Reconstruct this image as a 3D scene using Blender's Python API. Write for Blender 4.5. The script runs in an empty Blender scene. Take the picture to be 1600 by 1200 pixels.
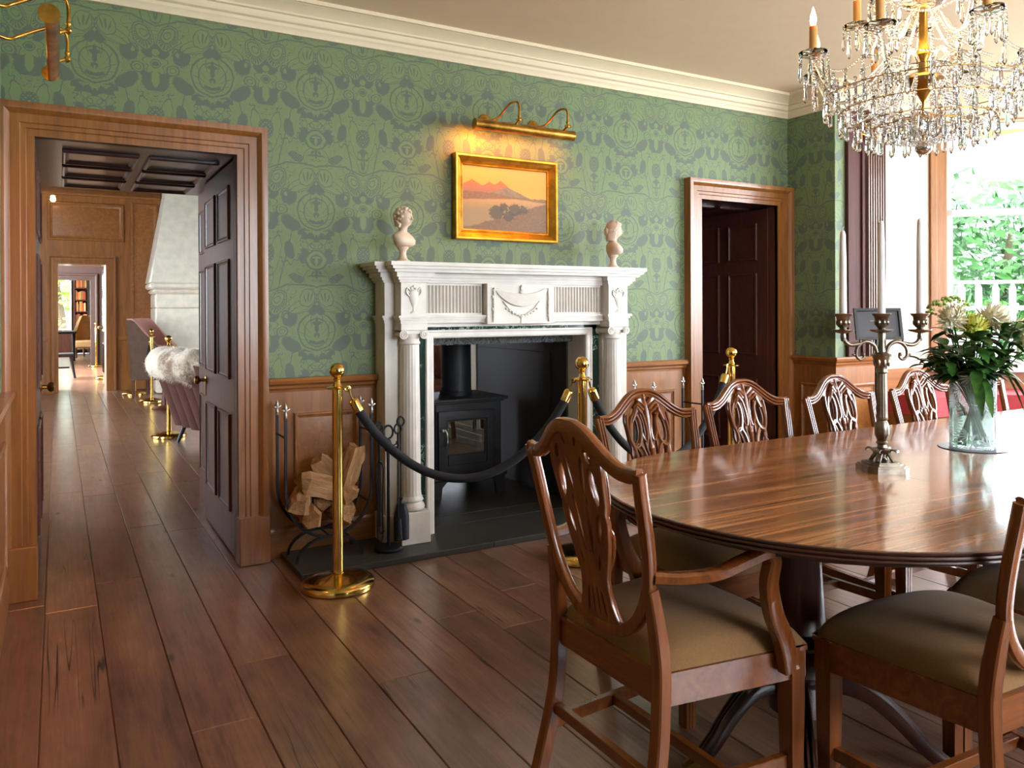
import bpy, bmesh, math, random
from mathutils import Vector, Matrix
R = math.radians
PI = math.pi
rnd = random.Random(7)
C = bpy.context.scene.collection
SC = bpy.context.scene

# ---------------------------------------------------------------- camera
def make_camera():
    cd = bpy.data.cameras.new('camera'); co = bpy.data.objects.new('camera', cd); C.objects.link(co)
    yaw, pitch, roll = R(30.0), R(-.15), R(-.25)
    fwd = Vector((math.sin(yaw), math.cos(yaw), 0)); right = Vector((math.cos(yaw), -math.sin(yaw), 0)); up = Vector((0, 0, 1))
    f2 = fwd * math.cos(pitch) + up * math.sin(pitch); u2 = -fwd * math.sin(pitch) + up * math.cos(pitch)
    r3 = right * math.cos(roll) + u2 * math.sin(roll); u3 = -right * math.sin(roll) + u2 * math.cos(roll)
    m = Matrix((r3, u3, -f2)).transposed().to_4x4(); m.translation = (0, 0, 1.25)
    co.matrix_world = m
    cd.sensor_width = 36; cd.sensor_fit = 'HORIZONTAL'
    cd.lens = 1228 / 1600 * 36
    cd.shift_y = -(600 - 487.8) / 1600
    cd.clip_start = .02; cd.clip_end = 300
    SC.camera = co
make_camera()

# ---------------------------------------------------------------- world, light, exposure
SC.view_settings.view_transform = 'Standard'; SC.view_settings.look = 'None'
SC.view_settings.gamma = 1; SC.view_settings.use_curve_mapping = False
SC.view_settings.exposure = 0.42
W = bpy.data.worlds.new('overcast_sky'); SC.world = W; W.use_nodes = True
bg = W.node_tree.nodes['Background']
bg.inputs[0].default_value = (.80, .90, 1.0, 1); bg.inputs[1].default_value = 10.0
SC.cycles.max_bounces = 8; SC.cycles.diffuse_bounces = 4; SC.cycles.glossy_bounces = 4
SC.cycles.transmission_bounces = 8; SC.cycles.transparent_max_bounces = 16
SC.cycles.caustics_reflective = False; SC.cycles.caustics_refractive = False
SC.cycles.sample_clamp_indirect = 6.0

def area(name, loc, direction, sx, sy, power, col=(1, 1, 1), spread=180):
    l = bpy.data.lights.new(name, 'AREA'); l.shape = 'RECTANGLE'; l.size = sx; l.size_y = sy; l.energy = power; l.color = col
    l.spread = R(spread)
    o = bpy.data.objects.new(name, l); C.objects.link(o); o.location = loc
    o.rotation_euler = Vector(direction).to_track_quat('-Z', 'Y').to_euler()
    return o
def point(name, loc, power, col, r=.02):
    l = bpy.data.lights.new(name, 'POINT'); l.energy = power; l.color = col; l.shadow_soft_size = r
    o = bpy.data.objects.new(name, l); C.objects.link(o); o.location = loc
    return o
sun = bpy.data.lights.new('sun', 'SUN'); sun.energy = 1.0; sun.angle = R(3); sun.color = (1, .95, .86)
so = bpy.data.objects.new('sun', sun); C.objects.link(so); so.rotation_euler = Vector((.35, .75, -.8)).to_track_quat('-Z', 'Y').to_euler()
DAY = (.86, .93, 1.0)
# daylight through the bay windows, plus fill at an added window behind the camera
area('daylight_bay_front', (7.45, 1.49, 1.80), (-1, 0, -.08), 1.7, 1.9, 170, DAY)
area('daylight_bay_near', (6.72, -.31, 1.80), (-.707, .707, -.08), 1.8, 1.9, 150, DAY)
area('south_fill', (2.9, -2.5, 1.75), (0, 1, -.06), 2.3, 1.9, 120, DAY)
# the other rooms of the enfilade
area('daylight_lounge', (-3.3, 9.6, 1.7), (1, .1, -.15), 3.0, 2.0, 95, DAY)
area('daylight_lounge_east', (5.7, 9.6, 1.7), (-1, .1, -.1), 3.0, 2.0, 60, DAY)
area('daylight_third_room', (-2.3, 18.0, 1.6), (1, 0, -.05), 3.0, 2.0, 1700, DAY)
area('daylight_library', (-2.3, 24.5, 1.5), (1, .1, -.1), 2.4, 2.0, 320, (.95, 1, .8))

# ---------------------------------------------------------------- mesh helpers
class MB:
    def __init__(s): s.v = []; s.f = []; s.mi = []; s.cur = 0
    def add(s, vs, fs, M=None):
        o = len(s.v)
        if M is not None: vs = [tuple(M @ Vector(p)) for p in vs]
        s.v.extend(tuple(p) for p in vs)
        for f in fs: s.f.append(tuple(i + o for i in f)); s.mi.append(s.cur)
        return s
    def box(s, x0, x1, y0, y1, z0, z1, b=0, M=None):
        if b <= 0:
            v = [(x, y, z) for z in (z0, z1) for y in (y0, y1) for x in (x0, x1)]
            return s.add(v, [(0, 2, 3, 1), (4, 5, 7, 6), (0, 1, 5, 4), (2, 6, 7, 3), (0, 4, 6, 2), (1, 3, 7, 5)], M)
        bm = bmesh.new(); bmesh.ops.create_cube(bm, size=1)
        for v in bm.verts: v.co = ((x0 + x1) / 2 + v.co.x * (x1 - x0), (y0 + y1) / 2 + v.co.y * (y1 - y0), (z0 + z1) / 2 + v.co.z * (z1 - z0))
        bmesh.ops.bevel(bm, geom=list(bm.edges), offset=b, segments=1, affect='EDGES', profile=.5)
        return s.bm(bm, M)
    def bm(s, bm, M=None):
        bm.verts.index_update()
        vs = [tuple(v.co) for v in bm.verts]; fs = [tuple(v.index for v in f.verts) for f in bm.faces]
        bm.free(); return s.add(vs, fs, M)
    def lathe(s, prof, n=24, c=(0, 0, 0), M=None, sx=1, sy=1):
        vs = []; fs = []; k = len(prof)
        for r, z in prof:
            for i in range(n):
                a = 2 * PI * i / n
                vs.append((c[0] + r * math.cos(a) * sx, c[1] + r * math.sin(a) * sy, c[2] + z))
        for j in range(k - 1):
            for i in range(n):
                fs.append((j * n + i, j * n + (i + 1) % n, (j + 1) * n + (i + 1) % n, (j + 1) * n + i))
        if prof[0][0] > 1e-6: fs.append(tuple(range(n - 1, -1, -1)))
        if prof[-1][0] > 1e-6: fs.append(tuple((k - 1) * n + i for i in range(n)))
        return s.add(vs, fs, M)
    def tube(s, pts, r, n=8, closed=False, M=None, up=None, cap=True, phase=0):
        P = [Vector(p) for p in pts]; k = len(P)
        if not isinstance(r, (list, tuple)) or (isinstance(r, tuple)): rs = [r] * k
        else: rs = r
        T = []
        for i in range(k):
            a = P[i - 1] if (i > 0 or closed) else P[i]; b = P[(i + 1) % k] if (i < k - 1 or closed) else P[i]
            t = b - a; T.append(t.normalized() if t.length > 1e-9 else Vector((0, 0, 1)))
        if up is None:
            ref = Vector((0, 0, 1)) if abs(T[0].z) < .9 else Vector((1, 0, 0))
        else: ref = Vector(up)
        N = (ref - T[0] * ref.dot(T[0])).normalized()
        vs = []; fs = []
        for i in range(k):
            if up is not None: N = (Vector(up) - T[i] * Vector(up).dot(T[i]))
            else: N = N - T[i] * N.dot(T[i])
            if N.length < 1e-6: N = Vector((1, 0, 0)) - T[i] * T[i].x
            N.normalize(); B = T[i].cross(N)
            rr = rs[i]; ra, rb = rr if isinstance(rr, tuple) else (rr, rr)
            for j in range(n):
                a = 2 * PI * j / n + phase
                vs.append(tuple(P[i] + N * (math.cos(a) * ra) + B * (math.sin(a) * rb)))
        m = k if closed else k - 1
        for i in range(m):
            for j in range(n):
                i2 = (i + 1) % k
                fs.append((i * n + j, i * n + (j + 1) % n, i2 * n + (j + 1) % n, i2 * n + j))
        if cap and not closed:
            fs.append(tuple(range(n - 1, -1, -1))); fs.append(tuple((k - 1) * n + j for j in range(n)))
        return s.add(vs, fs, M)
    def sweep(s, prof, path, N, closed=False, M=None, pclosed=True):
        """mitred sweep of prof (a in-plane to the right of travel seen along -N ... b along N) along a planar path"""
        P = [Vector(p) for p in path]; N = Vector(N).normalized(); k = len(P); q = len(prof)
        vs = []; fs = []
        for i in range(k):
            d = []
            if i > 0 or closed: d.append((P[i] - P[i - 1]).normalized())
            if i < k - 1 or closed: d.append((P[(i + 1) % k] - P[i]).normalized())
            ns = [t.cross(N) for t in d]
            m = sum(ns, Vector((0, 0, 0))).normalized()
            m = m / max(.25, m.dot(ns[0]))
            for a, b in prof: vs.append(tuple(P[i] + m * a + N * b))
        mm = k if closed else k - 1
        qq = q if pclosed else q - 1
        for i in range(mm):
            i2 = (i + 1) % k
            for j in range(qq):
                j2 = (j + 1) % q
                fs.append((i * q + j, i * q + j2, i2 * q + j2, i2 * q + j))
        if not closed and pclosed:
            fs.append(tuple(range(q - 1, -1, -1))); fs.append(tuple((k - 1) * q + j for j in range(q)))
        return s.add(vs, fs, M)
    def prism(s, poly, h0, h1, M=None):
        k = len(poly)
        vs = [(x, y, h0) for x, y in poly] + [(x, y, h1) for x, y in poly]
        fs = [tuple(range(k - 1, -1, -1)), tuple(range(k, 2 * k))]
        for i in range(k): fs.append((i, (i + 1) % k, k + (i + 1) % k, k + i))
        return s.add(vs, fs, M)
    def sphere(s, c, r, n=12, m=8, M=None):
        rx, ry, rz = r if isinstance(r, tuple) else (r, r, r)
        vs = [(c[0], c[1], c[2] - rz)]; fs = []
        for j in range(1, m):
            t = -PI / 2 + PI * j / m
            for i in range(n):
                a = 2 * PI * i / n; vs.append((c[0] + rx * math.cos(t) * math.cos(a), c[1] + ry * math.cos(t) * math.sin(a), c[2] + rz * math.sin(t)))
        vs.append((c[0], c[1], c[2] + rz)); L = len(vs) - 1
        for i in range(n): fs.append((0, 1 + (i + 1) % n, 1 + i)); fs.append((L, L - n + i, L - n + (i + 1) % n))
        for j in range(m - 2):
            for i in range(n):
                a = 1 + j * n + i; b = 1 + j * n + (i + 1) % n; fs.append((a, b, b + n, a + n))
        return s.add(vs, fs, M)
    def grid(s, fn, nu, nv, M=None, wrap_u=False):
        vs = [fn(i / (nu if wrap_u else nu - 1), j / (nv - 1)) for j in range(nv) for i in range(nu)]
        fs = []
        for j in range(nv - 1):
            for i in range(nu if wrap_u else nu - 1):
                a = j * nu + i; b = j * nu + (i + 1) % nu; fs.append((a, b, b + nu, a + nu))
        return s.add(vs, fs, M)
    def mesh(s, name, smooth=35):
        me = bpy.data.meshes.new(name); me.from_pydata(s.v, [], s.f)
        bm = bmesh.new(); bm.from_mesh(me); bmesh.ops.recalc_face_normals(bm, faces=bm.faces); bm.to_mesh(me); bm.free()
        if smooth:
            me.polygons.foreach_set('use_smooth', [True] * len(me.polygons)); me.set_sharp_from_angle(angle=R(smooth))
        me.update(); return me
    def build(s, name, mat, parent=None, loc=None, rot=None, smooth=35, kind=None):
        return obj(name, s.mesh(name, smooth), mat, parent, loc, rot, kind)

def obj(name, me, mat=None, parent=None, loc=None, rot=None, kind=None):
    o = bpy.data.objects.new(name, me); C.objects.link(o)
    if mat is not None and not me.materials: me.materials.append(mat)
    if parent: o.parent = parent
    if loc: o.location = loc
    if rot: o.rotation_euler = rot
    if kind: o['kind'] = kind
    return o
def tag(o, label, cat, group=None):
    o['label'] = label; o['category'] = cat
    if group: o['group'] = group
    return o
def thing(name, label, cat, loc=(0, 0, 0), rz=0, group=None):
    o = bpy.data.objects.new(name, None); C.objects.link(o); o.empty_display_size = .05
    o.location = loc; o.rotation_euler = (0, 0, rz)
    return tag(o, label, cat, group)
def dup(root, loc, rz, label, group=None):
    r = root.copy(); C.objects.link(r); r.location = loc; r.rotation_euler = (0, 0, rz); r['label'] = label
    if group: r['group'] = group
    for ch in list(root.children):
        c = ch.copy(); C.objects.link(c); c.parent = r
        for g in list(ch.children):
            d = g.copy(); C.objects.link(d); d.parent = c
    return r
def struct(name, mb, mat, parent=None, smooth=35, loc=None):
    o = mb.build(name, mat, parent, loc=loc, smooth=smooth)
    if parent is None: o['kind'] = 'structure'
    return o
def bez(ps, n=12):
    """Catmull-Rom through points"""
    P = [Vector(p) for p in ps]; out = []
    for i in range(len(P) - 1):
        p0 = P[i - 1] if i else P[0] * 2 - P[1]; p1 = P[i]; p2 = P[i + 1]; p3 = P[i + 2] if i + 2 < len(P) else P[-1] * 2 - P[-2]
        for j in range(n):
            t = j / n
            out.append(.5 * ((2 * p1) + (p2 - p0) * t + (2 * p0 - 5 * p1 + 4 * p2 - p3) * t * t + (3 * p1 - p0 - 3 * p2 + p3) * t ** 3))
    out.append(P[-1]); return [tuple(p) for p in out]
def fill2d(splines, depth, bev=0, res=1):
    """2D outline with holes, extruded: returns (verts, faces), flat in xy, thickness along z, centred"""
    cu = bpy.data.curves.new('tmp', 'CURVE'); cu.dimensions = '2D'; cu.fill_mode = 'BOTH'
    cu.extrude = depth / 2 - bev; cu.bevel_depth = bev; cu.bevel_resolution = 1 if bev else 0
    for sp in splines:
        p = cu.splines.new('POLY'); p.points.add(len(sp) - 1)
        for i, q in enumerate(sp): p.points[i].co = (q[0], q[1], 0, 1)
        p.use_cyclic_u = True
    o = bpy.data.objects.new('tmp', cu); C.objects.link(o)
    bpy.context.view_layer.update()
    me = bpy.data.meshes.new_from_object(o.evaluated_get(bpy.context.evaluated_depsgraph_get()))
    vs = [tuple(v.co) for v in me.vertices]; fs = [tuple(p.vertices) for p in me.polygons]
    bpy.data.objects.remove(o); bpy.data.curves.remove(cu); bpy.data.meshes.remove(me)
    return vs, fs
def oval(cx, cy, rx, ry, rot=0, n=14, taper=0):
    out = []
    for i in range(n):
        a = 2 * PI * i / n; x = rx * math.cos(a); y = ry * math.sin(a); x *= 1 + taper * math.sin(a)
        out.append((cx + x * math.cos(rot) - y * math.sin(rot), cy + x * math.sin(rot) + y * math.cos(rot)))
    return out

# ---------------------------------------------------------------- materials
def lin(h):
    h = h.lstrip('#'); c = [int(h[i:i + 2], 16) / 255 for i in (0, 2, 4)]
    return tuple(x / 12.92 if x <= .04045 else ((x + .055) / 1.055) ** 2.4 for x in c) + (1,)
class E:
    """tiny expression builder over math nodes"""
    nt = None
    def __init__(s, k): s.k = k
    @staticmethod
    def op(o, *a, clamp=False):
        n = E.nt.nodes.new('ShaderNodeMath'); n.operation = o; n.use_clamp = clamp
        for i, x in enumerate(a):
            if isinstance(x, E): E.nt.links.new(x.k, n.inputs[i])
            else: n.inputs[i].default_value = x
        return E(n.outputs[0])
    def __add__(s, o): return E.op('ADD', s, o)
    __radd__ = __add__
    def __sub__(s, o): return E.op('SUBTRACT', s, o)
    def __rsub__(s, o): return E.op('SUBTRACT', o, s)
    def __mul__(s, o): return E.op('MULTIPLY', s, o)
    __rmul__ = __mul__
    def __truediv__(s, o): return E.op('DIVIDE', s, o)
    def __abs__(s): return E.op('ABSOLUTE', s)
def mn(a, b): return E.op('MINIMUM', a, b)
def mx(a, b): return E.op('MAXIMUM', a, b)
def sn(a): return E.op('SINE', a)
def ramp(a, lo, hi):
    n = E.nt.nodes.new('ShaderNodeMapRange'); n.interpolation_type = 'SMOOTHSTEP'
    E.nt.links.new(a.k, n.inputs[0]); n.inputs[1].default_value = lo; n.inputs[2].default_value = hi
    return E(n.outputs[0])
def hyp(a, b): return E.op('SQRT', a * a + b * b)

def newmat(name):
    m = bpy.data.materials.new(name); m.use_nodes = True
    nt = m.node_tree; return m, nt, nt.nodes['Principled BSDF']
def setp(b, **k):
    for n, v in k.items():
        n = {'rough': 'Roughness', 'metal': 'Metallic', 'spec': 'Specular IOR Level', 'coat': 'Coat Weight', 'coatr': 'Coat Roughness', 'trans': 'Transmission Weight', 'ior': 'IOR', 'sheen': 'Sheen Weight', 'sss': 'Subsurface Weight'}.get(n, n)
        b.inputs[n].default_value = v
def noise(nt, scale, detail=3, rough=.5, vec=None, dist=0):
    n = nt.nodes.new('ShaderNodeTexNoise'); n.inputs['Scale'].default_value = scale; n.inputs['Detail'].default_value = detail
    n.inputs['Roughness'].default_value = rough; n.inputs['Distortion'].default_value = dist
    if vec is not None: nt.links.new(vec, n.inputs['Vector'])
    return n
def mapping(nt, scale=(1, 1, 1), rot=(0, 0, 0), kind='Object'):
    t = nt.nodes.new('ShaderNodeTexCoord'); m = nt.nodes.new('ShaderNodeMapping'); m.inputs['Scale'].default_value = scale; m.inputs['Rotation'].default_value = rot
    nt.links.new(t.outputs[kind], m.inputs[0]); return m.outputs[0]
def cramp(nt, fac, stops):
    n = nt.nodes.new('ShaderNodeValToRGB'); e = n.color_ramp.elements
    while len(e) < len(stops): e.new(.5)
    for i, (p, c) in enumerate(stops): e[i].position = p; e[i].color = c
    nt.links.new(fac, n.inputs[0]); return n.outputs[0]
def bump(nt, b, h, s=.2, d=.01):
    n = nt.nodes.new('ShaderNodeBump'); n.inputs['Strength'].default_value = s; n.inputs['Distance'].default_value = d
    nt.links.new(h, n.inputs['Height']); nt.links.new(n.outputs[0], b.inputs['Normal'])
def hsvvar(nt, col, amt=.15):
    oi = nt.nodes.new('ShaderNodeObjectInfo'); mr = nt.nodes.new('ShaderNodeMapRange'); mr.inputs[3].default_value = 1 - amt; mr.inputs[4].default_value = 1 + amt
    nt.links.new(oi.outputs['Random'], mr.inputs[0])
    h = nt.nodes.new('ShaderNodeHueSaturation'); nt.links.new(mr.outputs[0], h.inputs['Value']); nt.links.new(col, h.inputs['Color'])
    return h.outputs[0]
def wood(name, c1, c2, c3=None, axis='z', scale=1.0, rough=.35, coat=.0, bumpy=.05, var=0, spec=.5, coatr=.15):
    m, nt, b = newmat(name)
    sc = {'x': (1.2, 16, 16), 'y': (16, 1.2, 16), 'z': (16, 16, 1.2)}[axis]
    vec = mapping(nt, tuple(s * scale for s in sc))
    n1 = noise(nt, 1.0, 4, .6, vec, 1.2); n2 = noise(nt, 5.0, 3, .6, vec, .4); n3 = noise(nt, 1.3, 2, .5)
    E.nt = nt
    f = E(n1.outputs[0]) * .6 + E(n2.outputs[0]) * .25 + E(n3.outputs[0]) * .15
    stops = [(.32, lin(c1)), (.52, lin(c2)), (.72, lin(c3 or c2))]
    col = cramp(nt, f.k, stops)
    if var: col = hsvvar(nt, col, var)
    nt.links.new(col, b.inputs['Base Color'])
    setp(b, rough=rough, coat=coat, coatr=coatr, spec=spec)
    if bumpy: bump(nt, b, f.k, bumpy, .01)
    return m
def plain(name, c, rough=.5, metal=0, bumpscale=0, bumps=.1, var=0, mott=.86, **k):
    m, nt, b = newmat(name); b.inputs['Base Color'].default_value = lin(c); setp(b, rough=rough, metal=metal, **k)
    if bumpscale:
        n = noise(nt, bumpscale, 4, .6, mapping(nt)); bump(nt, b, n.outputs[0], bumps, .01)
    else: n = noise(nt, 9, 3, .5, mapping(nt))
    cc = lin(c); d = tuple(x * mott for x in cc[:3]) + (1,)
    col = cramp(nt, n.outputs[0], [(.35, d), (.65, cc)])
    if var: col = hsvvar(nt, col, var)
    nt.links.new(col, b.inputs['Base Color'])
    return m
def metalmat(name, c, rough, dark=None, aniso=0):
    m, nt, b = newmat(name); n = noise(nt, 14, 4, .6, mapping(nt))
    col = cramp(nt, n.outputs[0], [(.3, lin(dark or c)), (.6, lin(c))]); nt.links.new(col, b.inputs['Base Color'])
    setp(b, rough=rough, metal=1.0); return m
def glassmat(name, tint=(1, 1, 1, 1), refl=.08):
    """thin pane: clear with a fresnel sheen"""
    m, nt, b = newmat(name); nt.nodes.remove(b); out = nt.nodes['Material Output']
    t = nt.nodes.new('ShaderNodeBsdfTransparent'); t.inputs[0].default_value = tint
    g = nt.nodes.new('ShaderNodeBsdfGlossy'); g.inputs['Roughness'].default_value = .02
    lw = nt.nodes.new('ShaderNodeLayerWeight'); lw.inputs[0].default_value = refl
    mxn = nt.nodes.new('ShaderNodeMixShader'); nt.links.new(lw.outputs['Fresnel'], mxn.inputs[0]); nt.links.new(t.outputs[0], mxn.inputs[1]); nt.links.new(g.outputs[0], mxn.inputs[2])
    nt.links.new(mxn.outputs[0], out.inputs[0]); return m
def emit(name, c, s):
    m, nt, b = newmat(name); b.inputs['Base Color'].default_value = c; b.inputs['Emission Color'].default_value = c; b.inputs['Emission Strength'].default_value = s; return m
def wallpaper():
    m, nt, b = newmat('damask_wallpaper'); E.nt = nt
    g = nt.nodes.new('ShaderNodeNewGeometry'); sp = nt.nodes.new('ShaderNodeSeparateXYZ'); nt.links.new(g.outputs['Position'], sp.inputs[0])
    px, py, pz = (E(sp.outputs[i]) for i in range(3))
    u = px + py - (4.05 + .657)
    X0 = E.op('PINGPONG', u + 20 * .508, .254) * 1437
    Y0 = E.op('MODULO', pz - 1.77 + 150 / 1437 + 6.25, .625) * 1437 - 150
    cb = nt.nodes.new('ShaderNodeCombineXYZ'); nt.links.new((X0 * .02).k, cb.inputs[0]); nt.links.new((Y0 * .02).k, cb.inputs[1])
    nz = noise(nt, 1.0, 2, .5, cb.outputs[0]); sc = nt.nodes.new('ShaderNodeSeparateColor'); nt.links.new(nz.outputs['Color'], sc.inputs[0])
    X = X0 + (E(sc.outputs[0]) - .5) * 26; Y = Y0 + (E(sc.outputs[1]) - .5) * 26
    col = E.op('ADD', 1.0, 0.0)
    def ell(cx, cy, rx, ry, rot=0):
        a = X - cx; c = Y - cy
        if rot:
            k, s = math.cos(R(rot)), math.sin(R(rot))
            a, c = a * k + c * s, c * k - a * s
        return hyp(a * (1 / rx), c * (1 / ry))
    def dark(q, t=1.0, w=.06):          # dark inside q < t
        nonlocal col; col = mn(col, ramp(q, t - w, t + w))
    def green(q, t=1.0, w=.06):
        nonlocal col; col = mx(col, ramp(q, t + w, t - w))
    def line(q, t, w):                   # dark line along q = t
        nonlocal col; col = mn(col, ramp(abs(q - t), w * .5, w * 1.2))
    # fine scrolling line work over the plain leaves, then the darker ground between the motifs
    cb2 = nt.nodes.new('ShaderNodeCombineXYZ'); nt.links.new((X0 * .0075).k, cb2.inputs[0]); nt.links.new((Y0 * .0075).k, cb2.inputs[1])
    nl = E(noise(nt, 1.0, 2, .55, cb2.outputs[0], .6).outputs[0]); col = mn(col, ramp(abs(sn(nl * 44.0)), .10, .34))
    col = mx(col, ramp(E(noise(nt, 1.6, 1, .5, cb2.outputs[0]).outputs[0]), .50, .56) * .8)
    dark(ell(55, -165, 100, 46, -12), 1, .08); dark(ell(190, -95, 80, 48, 35), 1, .08); green(ell(0, 0, 158, 158), 1, .02)
    dark(ell(30, 160, 34, 40), 1, .08); dark(ell(200, 95, 56, 60, 30), 1, .08); dark(ell(345, -90, 62, 70, 0), 1, .08)
    dark(ell(95, 560, 34, 60, 12), 1, .08); dark(ell(330, 125, 50, 54), 1, .08); dark(ell(120, 720, 60, 34, 20), 1, .08)
    # acanthus scroll over the medallion
    qa = ell(105, 190, 112, 46, -24); green(qa); line(ell(105, 176, 100, 22, -24), 1, .10); line(qa, 1, .05)
    green(ell(70, 245, 60, 70, 20)); line(ell(70, 250, 56, 66, 20), 1, .06)
    for k in range(3): dark(ell(38 + 26 * k, 262 - 8 * k, 5, 34, 14 - 14 * k))
    # big medallion
    r = hyp(X, Y); th = E.op('ARCTAN2', X, Y + 60)
    line(r, 140, 7); v = sn(th * 7.0 + r * .012)
    col = mn(col, mx(ramp(abs(v), .06, .22), mx(ramp(r, 52, 40), ramp(r, 118, 132))))
    line(ell(0, -10, 92, 104), 1, .05)
    dark(ell(0, 45, 15, 62)); dark(ell(0, 60, 36, 16)); dark(ell(0, -78, 58, 20)); green(ell(0, -66, 40, 9)); dark(ell(0, -30, 24, 20)); green(ell(0, -40, 9, 12))
    # leaf crown under the medallion (belongs to the repeat above)
    r2 = hyp(X, Y - 898); t2 = E.op('ARCTAN2', X, 898 - Y)
    qc = (r2 - (186 + 16 * E.op('COSINE', t2 * 14.0))) * .02 + 1.0
    col = mn(col, mx(ramp(r2, 215, 232), mx(ramp(r2, 160, 148), mx(ramp(t2, 1.0, .9) * -1 + 1, ramp(qc, 1.1, .9)))))
    dark(ell(0, 690, 13, 26)); green(ell(46, 668, 34, 22, 20)); line(ell(46, 668, 34, 22, 20), 1, .12)
    green(ell(0, 640, 46, 26)); line(ell(0, 640, 46, 26), 1, .1); line(ell(40, 625, 26, 22), 1, .12)
    # small medallion
    qs = hyp(X, (Y - 530) * 1.08); dark(qs, 84, 4); green(qs, 72, 4); dark(qs, 46, 4); green(ell(0, 520, 12, 30)); green(ell(0, 548, 30, 8))
    dark(ell(0, 420, 9, 40)); dark(ell(0, 412, 70, 5)); line(ell(0, 398, 95, 70), 1, .035)
    # serrated leaf and its dark heart
    a = X - 205; c = Y - 640; ql = hyp(a * (1 / 96), c * (1 / 132)) + .10 * sn(E.op('ARCTAN2', a, c) * 15.0)
    green(ql, 1, .03); line(ql, 1, .05); line(abs(a + c * .25), 0, 5)
    vl = sn(c * .16 - abs(a) * .22); col = mn(col, mx(ramp(abs(vl), .05, .3), mx(ramp(ql, .75, .85), ramp(ql, .35, .5) * -1 + 1)))
    dark(ell(200, 600, 34, 68, -14), 1, .08)
    green(ell(310, 560, 40, 150, 12)); line(ell(310, 560, 40, 150, 12), 1, .05)
    # pine cone, its stem and the two sprays
    qp = ell(365, 575, 56, 72); dark(qp, 1, .04); dd = sn((X - 365) * .26) * sn(Y * .2); col = mx(col, mn(ramp(dd, .35, .6), ramp(qp, 1, .9)))
    dark(ell(365, 462, 20, 26)); dark(ell(365, 470, 42, 8)); dark(ell(365, 380, 16, 46)); green(ell(365, 385, 5, 26)); line(ell(365, 400, 46, 92), 1, .05)
    line(Y - (X - 365) * -.55 - 285 - (365 - X) * (365 - X) * .0012 * -1, 0, 7)
    qd = ell(150, 395, 58, 30, 28); dark(qd, 1, .05); d2 = sn(X * .3) * sn(Y * .3); col = mx(col, mn(ramp(d2, .45, .7), ramp(qd, .9, .8)))
    # paisleys
    qq = ell(288, 215, 62, 92, 22); green(qq); line(qq, 1, .05); q3 = ell(286, 235, 40, 56, 30); line(q3, 1, .09)
    d3 = sn(E.op('ARCTAN2', X - 288, Y - 215) * 22.0); col = mn(col, mx(ramp(d3, .1, .5), mx(ramp(q3, 1.15, 1.05), ramp(qq, .82, .92))))
    line(ell(292, 236, 20, 28, 30), 1, .16); line(ell(225, 118, 34, 34), 1, .14); green(ell(225, 118, 14, 14))
    # five petalled flower and the V under it
    ax = X - 365; ay = Y - 35; rf = hyp(ax, ay) - 16 * E.op('COSINE', E.op('ARCTAN2', ax, ay) * 5.0)
    green(rf, 66, 4); line(rf, 66, 4); dark(hyp(ax, ay), 20, 3); line(hyp(ax, ay), 30, 4); green(ell(365, 110, 26, 26)); line(ell(365, 110, 26, 26), 1, .14)
    green(ell(365, -70, 24, 60)); dark(ell(292, -40, 20, 82, 38), 1, .08); green(ell(255, 0, 40, 34)); line(ell(255, 0, 40, 34), 1, .12); line(ell(255, 0, 20, 17), 1, .2)
    mixn = nt.nodes.new('ShaderNodeMix'); mixn.data_type = 'RGBA'
    nt.links.new(col.k, mixn.inputs[0]); mixn.inputs[6].default_value = lin('#5c675a'); mixn.inputs[7].default_value = lin('#71825a')
    nt.links.new(mixn.outputs[2], b.inputs['Base Color']); setp(b, rough=.55, spec=.3)
    return m
M = {}
M['wallpaper'] = wallpaper()
M['cornice'] = plain('cornice_paint', '#ddcdae', .6, mott=.97)
M['ceiling'] = plain('ceiling_paint', '#e8d3b8', .8, mott=.97)
M['panel'] = wood('panelling_oak', '#6b401c', '#8a5626', '#a26a34', 'z', 1, .32, .25, .03)
M['panel_x'] = wood('panelling_oak_across', '#6b401c', '#8a5626', '#a26a34', 'x', 1, .32, .25, .03)
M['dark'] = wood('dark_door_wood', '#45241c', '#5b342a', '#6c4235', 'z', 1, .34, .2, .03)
M['dark_x'] = wood('dark_soffit_wood', '#2c1616', '#3a2020', '#452826', 'y', 1, .3, .3, .03)
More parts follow.
